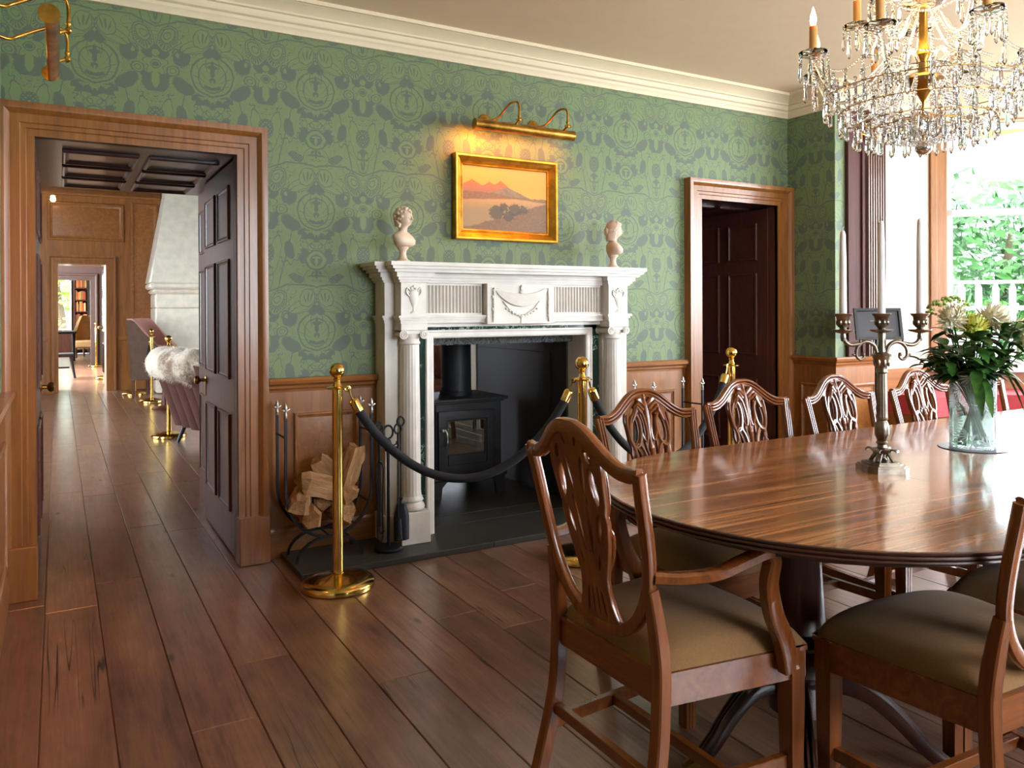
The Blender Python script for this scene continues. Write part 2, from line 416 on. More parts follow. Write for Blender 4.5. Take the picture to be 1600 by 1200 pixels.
def plank_mat():
    m, nt, b = newmat('floor_plank_oak'); E.nt = nt
    oi = nt.nodes.new('ShaderNodeObjectInfo')
    t = nt.nodes.new('ShaderNodeTexCoord'); ad = nt.nodes.new('ShaderNodeVectorMath'); ad.operation = 'ADD'
    cb = nt.nodes.new('ShaderNodeCombineXYZ'); r = E(oi.outputs['Random'])
    nt.links.new((r * 37).k, cb.inputs[0]); nt.links.new((r * 91).k, cb.inputs[1])
    nt.links.new(t.outputs['Object'], ad.inputs[0]); nt.links.new(cb.outputs[0], ad.inputs[1])
    def mp(s):
        mm = nt.nodes.new('ShaderNodeMapping'); mm.inputs['Scale'].default_value = s; nt.links.new(ad.outputs[0], mm.inputs[0]); return mm.outputs[0]
    n1 = noise(nt, 1, 4, .55, mp((8, .7, 1)), .35); n2 = noise(nt, 1, 3, .6, mp((70, 3.5, 1)), .5); n3 = noise(nt, 2.2, 3, .6, mp((1, 1, 1)), .5)
    n6 = noise(nt, 1, 4, .65, mp((13, 4.5, 1)), .6)
    f = E(n1.outputs[0]) * .35 + E(n2.outputs[0]) * .22 + E(n3.outputs[0]) * .2 + E(n6.outputs[0]) * .23
    col = cramp(nt, f.k, [(.36, lin('#4c342a')), (.47, lin('#765443')), (.56, lin('#8d6752')), (.66, lin('#aa8466'))])
    # dark cracks and knots
    n4 = noise(nt, 1, 2, .5, mp((15, .32, 1)), .12); crack = ramp(abs(E(n4.outputs[0]) - .5), .002, .010)
    n5 = noise(nt, 1, 1, .5, mp((1.2, 1.0, 1)), 0); keep = ramp(E(n5.outputs[0]), .60, .66)
    vo = nt.nodes.new('ShaderNodeTexVoronoi'); nt.links.new(mp((4.5, 1.6, 1)), vo.inputs['Vector']); vo.inputs['Scale'].default_value = 1
    knot = ramp(E(vo.outputs['Distance']), .03, .09)
    mask = mn(mx(crack, 1 - keep), knot)
    mixn = nt.nodes.new('ShaderNodeMix'); mixn.data_type = 'RGBA'; nt.links.new(mask.k, mixn.inputs[0]); mixn.inputs[6].default_value = lin('#1d110c'); nt.links.new(col, mixn.inputs[7])
    nt.links.new(hsvvar(nt, mixn.outputs[2], .16), b.inputs['Base Color'])
    setp(b, rough=.3, spec=.5, coat=.6, coatr=.2)
    g1 = noise(nt, 1, 3, .6, mp((26, 1.3, 1)), 1.5)
    bump(nt, b, (E(g1.outputs[0]) * .7 + E(n2.outputs[0]) * .5).k, .26, .005)
    return m
M['plank'] = plank_mat()
M['walnut'] = wood('third_room_walnut', '#23130c', '#301b11', '#3c2417', 'z', 1, .5, 0, .02)
M['subfloor'] = plain('subfloor_dark', '#1a0f0a', .8)
def marble(name, c, vein, scale, rough=.25, thr=.02):
    m, nt, b = newmat(name); E.nt = nt
    n = noise(nt, scale, 4, .6, mapping(nt), 1.5); n2 = noise(nt, scale * .4, 3, .5, mapping(nt))
    f = mx(ramp(abs(E(n.outputs[0]) - .5), 0, thr), ramp(E(n2.outputs[0]), .56, .46))
    col = cramp(nt, f.k, [(0, lin(vein)), (.9, lin(c))]); nt.links.new(col, b.inputs['Base Color']); setp(b, rough=rough); return m
M['white_marble'] = plain('white_marble', '#dad2c8', .38)
M['green_marble'] = marble('green_marble', '#22362e', '#a9bfb2', 12, .12, .03)
M['slate'] = plain('slate', '#35342f', .45, bumpscale=40, bumps=.15)
M['lintel'] = plain('rough_grey_lintel', '#5d5f5d', .9, bumpscale=90, bumps=1.0)
M['plaster_bust'] = plain('plaster_bust', '#dcc4ae', .6)
M['brass'] = metalmat('polished_brass', '#e2bd6c', .14, '#d0a850')
M['brass_old'] = metalmat('aged_brass', '#c79a4a', .28, '#8a6428')
M['silver'] = metalmat('tarnished_silver', '#988c7d', .36, '#554c42')
M['pewter'] = metalmat('pewter', '#aaa59c', .35, '#7d776e')
M['iron'] = plain('black_iron', '#23272e', .42, .6, bumpscale=60, bumps=.1)
M['stove'] = plain('stove_black_paint', '#2b2c30', .5, .3, bumpscale=120, bumps=.06)
M['velvet'] = plain('navy_velvet', '#070811', .85, sheen=.05, bumpscale=200, bumps=.2)
M['chair'] = wood('chair_mahogany', '#5a2c12', '#7c421b', '#975526', 'z', 1, .24, .5, .02, coatr=.12)
M['chair_x'] = wood('chair_mahogany_across', '#5a2c12', '#7c421b', '#975526', 'x', 1, .24, .5, .02, coatr=.12)
M['suede'] = plain('tan_suede', '#8a6238', .9, sheen=.08, bumpscale=180, bumps=.1)
M['gilt'] = metalmat('gilt_frame', '#e0a640', .34, '#b47c24')
M['pane'] = glassmat('window_glass')
M['white_paint'] = plain('white_sash_paint', '#eeeeea', .4)
M['cream'] = plain('cream_wall_paint', '#c6b8a4', .7, mott=.97)
M['red'] = plain('red_seat_fabric', '#b23a40', .8)
M['candle'] = plain('white_wax', '#e6e4e0', .45, sss=.1)

# ---------------------------------------------------------------- setting: dining room
WY = 4.05; CEIL = 2.81; LX = -.21; RX = 4.717
def wall_cut(mb, x0, x1, z0, z1, holes, y0, y1):
    """wall slab in x/z with rectangular holes, thickness y0..y1"""
    xs = sorted({x0, x1, *[h[0] for h in holes], *[h[1] for h in holes]}); zs = sorted({z0, z1, *[h[2] for h in holes], *[h[3] for h in holes]})
    for i in range(len(xs) - 1):
        for j in range(len(zs) - 1):
            cx, cz = (xs[i] + xs[i + 1]) / 2, (zs[j] + zs[j + 1]) / 2
            if any(h[0] < cx < h[1] and h[2] < cz < h[3] for h in holes): continue
            mb.box(xs[i], xs[i + 1], y0, y1, zs[j], zs[j + 1])
    return mb
D1 = (-.086, .765, 2.02); D2 = (3.83, 4.58, 2.008); FP = (1.765, 2.805, 1.10)
mb = MB(); wall_cut(mb, -1.6, 5.4, 0, 2.84, [(D1[0] - .045, D1[1] + .045, 0, D1[2] + .02), (D2[0] - .045, D2[1] + .045, 0, D2[2] + .02), (FP[0], FP[1], 0, FP[2])], WY, WY + .12)
wall_back = struct('wall_back', mb, M['wallpaper'])
mb = MB(); mb.box(LX - .12, LX, 1.3, WY, 0, 2.84); mb.box(-1.6, LX - .12, 1.3, 1.42, 0, 2.84); wall_left = struct('wall_left', mb, M['wallpaper'])
mb = MB(); mb.box(-1.72, -1.6, -2.3, 1.42, 0, 2.84); struct('wall_west', mb, M['wallpaper'])
# wall behind the camera; its window opening is added for the fill lamp
mb = MB(); wall_cut(mb, -1.72, 4.84, 0, 2.84, [(1.75, 4.05, .8, 2.7)], -2.32, -2.2); wall_south = struct('wall_south', mb, M['wallpaper'])
# pier between the wall and the bay, and its twin
PY = 3.637
mb = MB(); mb.box(RX, 5.2, PY, WY + .12, 0, 2.84); wall_pier = struct('wall_right', mb, M['wallpaper'])
mb = MB(); mb.box(RX, 5.2, -2.32, -.657, 0, 2.84); struct('wall_right_near', mb, M['wallpaper'])
# bay: cream side walls
mb = MB(); mb.box(5.2, 5.86, 3.66, 3.78, .8, 2.84); wall_bay = struct('wall_bay', mb, M['cream'])
mb = MB(); mb.box(5.2, 5.86, 3.655, 3.78, 0, .8); struct('wall_bay_dado', mb, M['panel_x'])
mb = MB(); mb.box(5.2, 5.86, -.80, -.68, 0, 2.84); struct('wall_bay_near', mb, M['cream'])
# ceiling
mb = MB(); mb.box(-1.75, 7.4, -2.35, WY + .12, CEIL, CEIL + .1); ceiling = struct('ceiling', mb, M['ceiling'])
# cornice
CP = [(0, -.15), (.018, -.15), (.022, -.135), (.034, -.12), (.036, -.105), (.05, -.098), (.056, -.085), (.058, -.07), (.07, -.066), (.07, -.056), (.076, -.05), (.095, -.035), (.12, -.026), (.128, -.02), (.14, -.02), (.14, 0), (0, 0)]
mb = MB(); mb.sweep(CP, [(LX, 1.3, CEIL), (LX, WY, CEIL), (RX, WY, CEIL), (RX, PY, CEIL), (5.2, PY, CEIL), (5.86, 3.66, CEIL), (7.19, 2.32, CEIL)], (0, 0, 1))
cornice = struct('trim_1', mb, M['cornice'], smooth=25)

# ---- floor planks
FPW = .195
mb = MB(); mb.box(-3.2, 7.6, -2.4, 30, -.08, -.012); floor = struct('floor', mb, M['plank'])
def plank(x0, x1, y0, y1):
    b = .0025; g = .0012; hx = (x1 - x0) / 2 - g; hy = (y1 - y0) / 2 - g
    vs = []
    for x, y, z in ((hx, hy, -.012), (hx, hy, -b), (hx - b, hy - b, 0)):
        vs += [(-x, -y, z), (x, -y, z), (x, y, z), (-x, y, z)]
    fs = []
    for k in (0, 4):
        for i in range(4): fs.append((k + i, k + (i + 1) % 4, k + 4 + (i + 1) % 4, k + 4 + i))
    fs.append((8, 9, 10, 11))
    me = bpy.data.meshes.new('plank'); me.from_pydata(vs, [], fs); me.update()
    o = obj('plank', me, M['plank'], floor, ((x0 + x1) / 2, (y0 + y1) / 2, 0))
for row in range(-2, 27):
    x0 = -.055 + row * FPW; x1 = x0 + FPW
    y = -.6 - rnd.random() * 1.2
    yend = 14.6 if -2 <= row <= 5 else WY
    while y < yend - .02:
        L = rnd.choice((1.5, 1.9, 2.2, 2.4)) * (.85 + .3 * rnd.random()); y2 = min(y + L, yend)
        if yend - y2 < .35: y2 = yend
        plank(x0, x1, y, y2); y = y2

# ---- panelling helpers: a raised and fielded panel as its own piece
def panel_mesh(w, h, m=.028, proud=.014, field=.008, style='bolection'):
    """panel lying in xy, facing +z, centred"""
    mb = MB()
    if style == 'bolection':
        pr = [(0, 0), (0, proud * .6), (m * .2, proud), (m * .45, proud), (m * .62, proud * .55), (m, proud * .3), (m, 0)]
        path = [(-w / 2, -h / 2, 0), (-w / 2, h / 2, 0), (w / 2, h / 2, 0), (w / 2, -h / 2, 0)]
        mb.sweep(pr, path, (0, 0, 1), closed=True)
        a = m + .012; b = a + min(.05, w * .12)
        z0 = .002
        vs = [(-w / 2 + m, -h / 2 + m, z0), (w / 2 - m, -h / 2 + m, z0), (w / 2 - m, h / 2 - m, z0), (-w / 2 + m, h / 2 - m, z0),
              (-w / 2 + b, -h / 2 + b, field), (w / 2 - b, -h / 2 + b, field), (w / 2 - b, h / 2 - b, field), (-w / 2 + b, h / 2 - b, field)]
        mb.add(vs, [(4, 5, 6, 7)] + [(i, (i + 1) % 4, 4 + (i + 1) % 4, 4 + i) for i in range(4)])
    else:   # sunk panel with a moulded edge, depth below the frame face (z=0)
        d = -proud
        a = m
        ring = [(0, 0.0), (.25 * a, .002), (.5 * a, d * .4), (.75 * a, d * .9), (a, d)]
        vs = []; fs = []
        for q, z in ring: vs += [(-w / 2 + q, -h / 2 + q, z), (w / 2 - q, -h / 2 + q, z), (w / 2 - q, h / 2 - q, z), (-w / 2 + q, h / 2 - q, z)]
        for k in range(len(ring) - 1):
            for i in range(4): fs.append((4 * k + i, 4 * k + (i + 1) % 4, 4 * k + 4 + (i + 1) % 4, 4 * k + 4 + i))
        L = 4 * (len(ring) - 1); b = a + min(.05, w * .15); k = len(vs)
        vs += [(-w / 2 + b, -h / 2 + b, d + field), (w / 2 - b, -h / 2 + b, d + field), (w / 2 - b, h / 2 - b, d + field), (-w / 2 + b, h / 2 - b, d + field)]
        for i in range(4): fs.append((L + i, L + (i + 1) % 4, k + (i + 1) % 4, k + i))
        fs.append((k, k + 1, k + 2, k + 3)); mb.add(vs, fs)
    return mb
def orient(nrm):
    """euler that turns +z to nrm while +y stays up"""
    n = Vector(nrm).normalized(); up = Vector((0, 0, 1)); x = up.cross(n)
    if x.length < 1e-4: x = Vector((1, 0, 0))
    x.normalize(); y = n.cross(x)
    return Matrix((x, y, n)).transposed().to_euler()
def panel(parent, c, nrm, w, h, mat, rot=None, **k):
    mb = panel_mesh(w, h, **k)
    return mb.build('panel', mat, parent, loc=c, rot=rot or orient(nrm), smooth=25)

# ---- dado panelling
DZ = .91
RAIL = [(0, 0), (.012, 0), (.014, .012), (.024, .02), (.026, .032), (.046, .044), (.05, .06), (.042, .072), (0, .072)]
BASE = [(0, 0), (.022, 0), (.022, .13), (.016, .15), (.008, .165), (0, .17)]
def dado(name, path, nrm_list=None):
    """board + rail + base along a path (inside to the right)"""
    mb = MB(); mb.sweep([(0, .1), (.012, .1), (.012, .86), (0, .86)], [(x, y, 0) for x, y in path], (0, 0, 1))
    o = struct(name, mb, M['panel'])
    mb = MB(); mb.sweep([(a, b + DZ - .072) for a, b in RAIL], [(x, y, 0) for x, y in path], (0, 0, 1)); mb.build('dado_rail', M['panel_x'], o, smooth=25)
    mb = MB(); mb.sweep(BASE, [(x, y, 0) for x, y in path], (0, 0, 1)); mb.build('skirting', M['panel_x'], o, smooth=25)
    return o
d = dado('trim_2', [(.912, WY), (1.487, WY)]); panel(d, (1.21, WY - .0125, .465), (0, -1, 0), .34, .53, M['panel'])
d = dado('trim_3', [(3.083, WY), (3.69, WY)]); panel(d, (3.39, WY - .0125, .465), (0, -1, 0), .40, .50, M['panel'])
d = dado('trim_4', [(RX, 3.985), (RX, PY), (5.2, PY)]); panel(d, (RX - .0125, 3.80, .465), (-1, 0, 0), .24, .50, M['panel']); panel(d, (4.95, PY - .0125, .465), (0, -1, 0), .34, .50, M['panel'])
d = dado('trim_5', [(LX, 1.42), (LX, WY - .06)]); panel(d, (LX + .0125, 3.2, .465), (1, 0, 0), 1.2, .52, M['panel']); panel(d, (LX + .0125, 2.1, .465), (1, 0, 0), .8, .52, M['panel'])

# ---- door cases
ARC = [(0, 0), (0, .030), (.030, .030), (.034, .036), (.052, .036), (.056, .042), (.092, .042), (.098, .05), (.112, .062), (.122, .064), (.140, .064), (.140, 0)]
def doorcase(name, x0, x1, z1, y, depth, w=.14, twoleaf=False):
    k = w / .14
    mb = MB(); mb.sweep([(-a * k, b) for a, b in ARC], [(x0, y, .0), (x0, y, z1), (x1, y, z1), (x1, y, .0)], (0, -1, 0))
    o = struct(name, mb, M['panel'], smooth=25)
    for s, xa, xb in ((0, x0 - w - .004, x0 + .003), (1, x1 - .003, x1 + w + .004)):
        mb = MB(); mb.box(xa, xb, y - .068, y + .01, 0, .235, .004); mb.build('plinth_block', M['panel'], o)
    return o
dc1 = doorcase('door_1', D1[0], D1[1], D1[2], WY, 1.5)
RY = 5.57
def jamb_stops(parent, d):
    for xa, xb in ((d[0] - .045, d[0]), (d[1], d[1] + .045)): mb = MB(); mb.box(xa, xb, WY - .02, WY + .066, 0, d[2]); mb.build('jamb_stop', M['dark'], parent)
    mb = MB(); mb.box(d[0] - .045, d[1] + .045, WY - .02, WY + .02, d[2], d[2] + .03); mb.build('jamb_stop', M['dark'], parent)
jamb_stops(dc1, D1)
def reveal(parent, x, y0, y1, z1, sgn, panels, mat):
    """panelled jamb lining facing sgn along x"""
    mb = MB(); mb.box(min(x, x - sgn * .05), max(x, x - sgn * .05), y0, y1, 0, z1)
    o = struct('jamb_lining', mb, mat, parent)
    for (ya, yb, za, zb) in panels:
        panel(o, (x + sgn * .001, (ya + yb) / 2, (za + zb) / 2), (sgn, 0, 0), yb - ya, zb - za, mat, m=.022, proud=.012, field=.004)
    return o
ROWS = ((.22, .72), (.90, 1.52), (1.62, 1.90))
# the right lining of the left doorway: open door leaf folded back, then fixed lining
reveal(dc1, D1[1] + .045, WY + .06, RY, D1[2], -1, [(5.12, 5.48, a, b) for a, b in ROWS], M['dark'])
reveal(dc1, D1[0] - .045, WY + .06, RY, D1[2], 1, [(5.12, 5.48, a, b) for a, b in ROWS], M['dark'])
def leaf(name, x, sgn, ya, yb, label, z1):
    t = thing(name, label, 'door', (x, ya, 0))
    mb = MB(); mb.box(min(0, -sgn * .042), max(0, -sgn * .042), 0, yb - ya, .008, z1 - .008, .002); mb.build('door_slab', M['dark'], t)
    wd = (yb - ya - .30) / 2
    for za, zb in ROWS:
        for k in range(2):
            y0 = .1 + k * (wd + .1)
            panel(t, (sgn * .001, y0 + wd / 2, (za + zb) / 2), (sgn, 0, 0), wd, zb - za, M['dark'], m=.022, proud=.011, field=.003)
    Mx = Matrix.Translation((0, yb - ya - .045, .84)) @ Matrix.Rotation(sgn * PI / 2, 4, 'Y')
    mb = MB(); mb.lathe([(.026, 0), (.026, .004), (.012, .008), (.010, .03), (.022, .038), (.028, .05), (.022, .063), (0, .067)], 16, M=Mx)
    mb.box(-.09, -.02, -.018, .018, 0, .004, M=Mx); k = mb.build('door_knob', M['brass_old'], t); k['label'] = 'brass door knob'
    return t
leaf('door_leaf', D1[1], -1, WY + .07, 5.05, 'dark panelled door folded back on the right of the left doorway', D1[2])
leaf('door_leaf', D1[0], 1, WY + .07, 5.05, 'dark door folded back on the left of the left doorway, its brass knob showing', D1[2])
# soffit with six sunk panels
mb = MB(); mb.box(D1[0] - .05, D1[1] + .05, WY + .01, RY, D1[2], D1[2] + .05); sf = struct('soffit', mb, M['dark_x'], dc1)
for i in range(3):
    for j in range(2):
        xa = .02 + j * .375; ya = 4.27 + i * .42
        panel(sf, (xa + .165, ya + .17, D1[2] - .001), (0, 0, -1), .33, .34, M['dark_x'], rot=(PI, 0, 0), m=.03, proud=.016, field=.004)
dc2 = doorcase('door_2', D2[0], D2[1], D2[2], WY, .9, w=.135)
jamb_stops(dc2, D2)
reveal(dc2, D2[1] + .045, WY + .06, 5.5, D2[2], -1, [(5.1, 5.45, a, b) for a, b in ROWS], M['dark'])
reveal(dc2, D2[0] - .045, WY + .06, 5.5, D2[2], 1, [(4.2, 4.65, a, b) for a, b in ROWS], M['dark'])
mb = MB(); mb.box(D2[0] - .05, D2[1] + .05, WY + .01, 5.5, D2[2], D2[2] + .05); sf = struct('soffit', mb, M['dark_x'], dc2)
for j in range(2): panel(sf, (4.02 + j * .36, 4.7, D2[2] - .001), (0, 0, -1), .3, .9, M['dark_x'], rot=(PI, 0, 0), m=.03, proud=.016, field=.004)
mb = MB(); mb.box(D2[0] - .05, D2[1] + .05, 5.5, 5.54, 0, D2[2]); struct('door_back', mb, M['dark'], dc2)
leaf('door_leaf', D2[1], -1, WY + .07, 5.0, 'dark six-panel door standing open inside the right doorway', D2[2])
# masonry between the dining room and the lounge, left and right of openings (hidden core)
mb = MB(); mb.box(-1.7, D1[0] - .05, WY + .12, RY, 0, 3.4); mb.box(D1[1] + .05, 1.70, WY + .12, RY, 0, 3.4); mb.box(2.87, D2[0] - .05, WY + .12, RY, 0, 3.4); mb.box(1.70, 2.87, WY + .12, RY, 1.20, 3.4); mb.box(D1[0] - .05, D1[1] + .05, WY + .12, RY, D1[2] + .05, 3.4)
mb.box(D2[0] - .05, 5.4, 5.54, 5.66, 0, 3.4)
struct('wall_core', mb, M['cream'])

# ---------------------------------------------------------------- fireplace
CX = 2.285
mantel = thing('mantelpiece', 'white carved marble chimneypiece with swag tablet and fluted frieze on the green wall', 'fireplace', (CX, WY, 0))
def mpart(name, mb, mat=None, parent=mantel, smooth=30): return mb.build(name, mat or M['white_marble'], parent, smooth=smooth)
def stepped(off, half_out, yb, half_blk, yf, inner=None):
    """front outline of the chimneypiece (local, wall at y=0, room at -y): backboard, then the blocks standing forward"""
    p = [(-half_out - off, 0), (-half_out - off, yb - off), (-half_blk - off, yb - off), (-half_blk - off, yf - off)]
    if inner is not None: p += [(-inner + off, yf - off), (-inner + off, yb - .03 - off)]
    q = [(-x, y) for x, y in reversed(p)]
    return p + q
HO, HB, HI, YB, YF = .80, .742, .60, -.14, -.225
def slab(mb, off, z0, z1, inner=True):
    mb.prism(stepped(off, HO, YB, HB, YF, HI if inner else None), z0, z1)
mb = MB()
# shelf: three steps
mb.prism(stepped(.085, HO, YB, HB, YF, None), 1.482, 1.502); mb.prism(stepped(.072, HO, YB, HB, YF, None), 1.466, 1.482); mb.prism(stepped(.055, HO, YB, HB, YF, None), 1.450, 1.466)
mpart('shelf', mb)
mb = MB(); slab(mb, .035, 1.425, 1.450); slab(mb, .022, 1.410, 1.425); slab(mb, .012, 1.398, 1.410); mpart('bed_moulding', mb)
mb = MB()
# backboards, frieze, architrave
def legs_box(mb, a, b, y0, y1, z0, z1):
    mb.box(a, b, y0, y1, z0, z1); mb.box(-b, -a, y0, y1, z0, z1)
legs_box(mb, .615, HO, YB, 0, .17, 1.16)
mb.box(-HO, HO, YB, 0, 1.16, 1.40); mpart('backboard', mb)
for s in (-1, 1): mb = MB(); mb.box(min(s * HI, s * HB), max(s * HI, s * HB), YF, YB, 1.222, 1.398); mpart('frieze_block', mb)
# fluted frieze panels: real flutes
mb = MB()
for s in (-1, 1):
    xa, xb = .235, .585
    n = 17; pts = []
    w = (xb - xa) / n
    for i in range(n):
        x0 = xa + i * w
        pts += [(x0, -.020), (x0 + w * .22, -.020), (x0 + w * .35, -.010), (x0 + w * .6, -.006), (x0 + w * .85, -.010)]
    pts += [(xb, -.020)]
    poly = [(s * x, YB + y) for x, y in pts] + [(s * xb, YB), (s * xa, YB)]
    mb = MB(); mb.prism(poly, 1.236, 1.386)
    mb.box(min(s * xa, s * xb), max(s * xa, s * xb), YB - .021, YB, 1.386, 1.398); mb.box(min(s * xa, s * xb), max(s * xa, s * xb), YB - .021, YB, 1.222, 1.236)
    mpart('fluted_panel', mb)
# centre tablet with swag
mb = MB(); mb.box(-.222, .222, YB - .062, YB, 1.172, 1.400, .002); mpart('tablet', mb)
mb = MB(); yt = YB - .062
for k in range(7):
    dpt = .095 - k * .010; pts = []
    for i in range(19):
        t = -1 + i / 9; pts.append((t * (.175 - .004 * k), yt - .003 - .006 * (1 - t * t), 1.372 - (dpt * (1 - t * t) ** .8) - .003 * k * 0))
    mb.tube(pts, [(.003 + .0045 * (1 - abs(-1 + i / 9)), .004) for i in range(19)], 6)
for s in (-1, 1):
    mb.tube([(s * .178, yt - .004, 1.376), (s * .182, yt - .004, 1.31), (s * .180, yt - .004, 1.25), (s * .184, yt - .004, 1.185)], [.010, .007, .009, .005], 6)
    for q in range(5): mb.sphere((s * (.181 + .004 * (q % 2)), yt - .004, 1.36 - .035 * q), (.011, .006, .013), 8, 5)
    mb.tube([(s * .12, yt - .002, 1.30), (s * .08, yt - .003, 1.255), (s * .03, yt - .003, 1.225), (0, yt - .003, 1.215)], .005, 6)
mb.sphere((0, yt - .006, 1.375), (.012, .008, .018), 8, 6); mb.sphere((0, yt - .006, 1.352), (.016, .008, .010), 8, 6)
mb.lathe([(0, 0), (.02, .003), (.008, .012), (.007, .03), (.014, .04), (.012, .05), (0, .055)], 10, (0, yt, 1.17), sy=.6)
for i in range(11):
    t = -.8 + 1.6 * i / 10; mb.sphere((t * .125, yt - .005, 1.282 - .062 * (1 - t * t)), (.009, .006, .007), 6, 4)
mpart('swag_carving', mb)
# urn carvings on the blocks
for s in (-1, 1):
    mb = MB(); x = s * (HI + HB) / 2; y = YF
    mb.lathe([(.018, 0), (.018, .008), (.007, .014), (.006, .03), (.016, .05), (.026, .075), (.030, .095), (.024, .108), (.018, .115), (.022, .12), (.024, .124), (0, .126)], 14, (x, y, 1.235), sy=.35)
    for q in (-1, 1): mb.tube(bez([(x + q * .026, y - .004, 1.325), (x + q * .042, y - .004, 1.345), (x + q * .036, y - .004, 1.368), (x + q * .02, y - .004, 1.355)], 4), .0045, 6)
    mb.sphere((x - .012, y - .004, 1.366), (.009, .006, .009), 8, 5); mb.sphere((x + .012, y - .004, 1.366), (.009, .006, .009), 8, 5); mb.sphere((x, y - .004, 1.374), (.009, .006, .009), 8, 5)
    mpart('urn_carving', mb)
# architrave band
mb = MB()
for off, z0, z1 in ((.020, 1.212, 1.224), (.012, 1.200, 1.212), (.004, 1.182, 1.200)):
    mb.prism(stepped(off, HO, YB, HB, YF, HI), z0, z1)
mpart('architrave', mb)
# columns
for s in (-1, 1):
    x = s * (HI + HB) / 2; y = YF + .062
    mb = MB(); n = 20; prof = []
    cols = []
    for zz, rr in ((.272, .060), (.30, .0575), (.7, .0555), (1.06, .0515), (1.075, .0515)):
        ring = []
        for i in range(n * 3):
            a = 2 * PI * i / (n * 3); r_ = rr * (1 - (.055 if (i % 3 == 1 and .28 < zz < 1.07) else 0)); ring.append((x + r_ * math.cos(a), y + r_ * math.sin(a), zz))
        cols.append(ring)
    vs = sum(cols, []); q = n * 3
    mb.add(vs, [(k * q + i, k * q + (i + 1) % q, (k + 1) * q + (i + 1) % q, (k + 1) * q + i) for k in range(4) for i in range(q)])
    mb.lathe([(.0515, 1.070), (.057, 1.075), (.057, 1.084), (.052, 1.088), (.052, 1.105), (.058, 1.115), (.055, 1.13)], 28, (x, y, 0))
    mpart('column_shaft', mb, smooth=60)
    mb = MB(); mb.lathe([(.062, .196), (.075, .202), (.078, .214), (.074, .226), (.064, .230), (.062, .240), (.068, .244), (.070, .252), (.066, .262), (.060, .272), (.058, .278)], 28, (x, y, 0))
    mpart('column_base', mb, smooth=60)
    mb = MB(); mb.box(x - .075, x + .075, y - .07, y + .06, 1.146, 1.183, .002)
    for q in (-1, 1):
        Mx = Matrix.Translation((x + q * .058, y - .068, 1.124)) @ Matrix.Rotation(-PI / 2, 4, 'X')
        mb.lathe([(.024, 0), (.024, .008), (.019, .012), (.015, .06), (.019, .118), (.024, .124), (.024, .13)], 18, M=Mx)
        sp = [(x + q * .058 + .019 * (1 - t / 22) * math.cos(q * t * .6 + 1.5), y - .069, 1.124 + .019 * (1 - t / 22) * math.sin(q * t * .6 + 1.5)) for t in range(20)]
        mb.tube(sp, .0035, 5)
    mb.box(x - .05, x + .05, y - .062, y + .05, 1.126, 1.146, .002); mpart('ionic_capital', mb)
    mb = MB(); mb.box(x - .082, x + .082, YF - .022, YB, .03, .196, .003); mpart('plinth', mb)
    mb = MB(); mb.box(min(s * .562, s * .815), max(s * .562, s * .815), YB - .02, 0, .03, .172, .003); mpart('plinth_back', mb)
# green marble slips and white inner frame
mb = MB(); legs_box(mb, .556, .62, -.10, -.03, .03, 1.18); mb.box(-.62, .62, -.10, -.03, 1.132, 1.18); mpart('green_slip', mb, M['green_marble'])
mb = MB(); pr = [(0, -.02), (0, .012), (.008, .018), (.030, .018), (.036, .022), (.044, .020), (.044, -.10), (.0, -.10)]
mb.sweep([(-a, b) for a, b in pr], [(-.508, -.10, .03), (-.508, -.10, 1.098), (.508, -.10, 1.098), (.508, -.10, .03)], (0, -1, 0)); mpart('inner_frame', mb)
for s in (-1, 1): mb = MB(); mb.box(min(s * .507, s * .54), max(s * .507, s * .54), -.10, .08, .03, 1.10); mpart('inner_return', mb)

# rough lintel, tunnel through to the lounge
TX0, TX1 = 1.745, 2.83
mb = MB(); rr = random.Random(3)
def lint(u, v):
    x = TX0 + .025 + u * (TX1 - TX0 - .05); z = 1.052 + v * .055
    return (x, WY + .035 - .012 * rr.random() * (0 < v < 1), z + (rr.random() - .5) * .006 * (v < .1))
mb.grid(lint, 120, 7); mb.box(TX0, TX1, WY + .04, WY + .28, 1.056, 1.2)
struct('fireplace_lintel', mb, M['lintel'], smooth=0)
mb = MB(); mb.box(TX1, TX1 + .05, WY + .12, 5.45, .0, 1.22); mb.box(TX0 - .05, TX0, WY + .12, 5.45, 0, 1.22); mb.box(TX0, TX1, WY + .28, 5.57, 1.20, 1.25)
fb = struct('firebox_lining', mb, M['stove'])
mb = MB(); mb.box(TX1 - .006, TX1, WY + .34, 5.42, .05, .97, .002); mb.build('steel_plate', M['stove'], fb)
mb = MB(); mb.box(TX1 - .012, TX1 + .05, 5.45, 5.66, .0, 1.2, .004); mb.box(TX0 - .05, TX0 + .012, 5.45, 5.66, 0, 1.2, .004); mb.build('stone_jamb', M['cream'], fb)
# hearth slabs
hearth = thing('hearth', 'dark slate hearth of thin slabs under the white chimneypiece', 'hearth', (CX, 3.63, 0))
for (xa, xb, ya, yb) in ((.968, 1.98, 3.632, 4.048), (1.982, 2.75, 3.632, 4.048), (2.752, 3.62, 3.632, 4.048), (TX0 + .002, 2.36, 4.05, 4.232), (2.362, TX1 - .002, 4.05, 4.232), (TX0 + .002, TX1 - .008, 4.236, 5.6)):
    mb = MB(); mb.box(xa - CX, xb - CX, ya - 3.63, yb - 3.63, 0.0, .03, .003); mb.build('slate_slab', M['slate'], hearth)

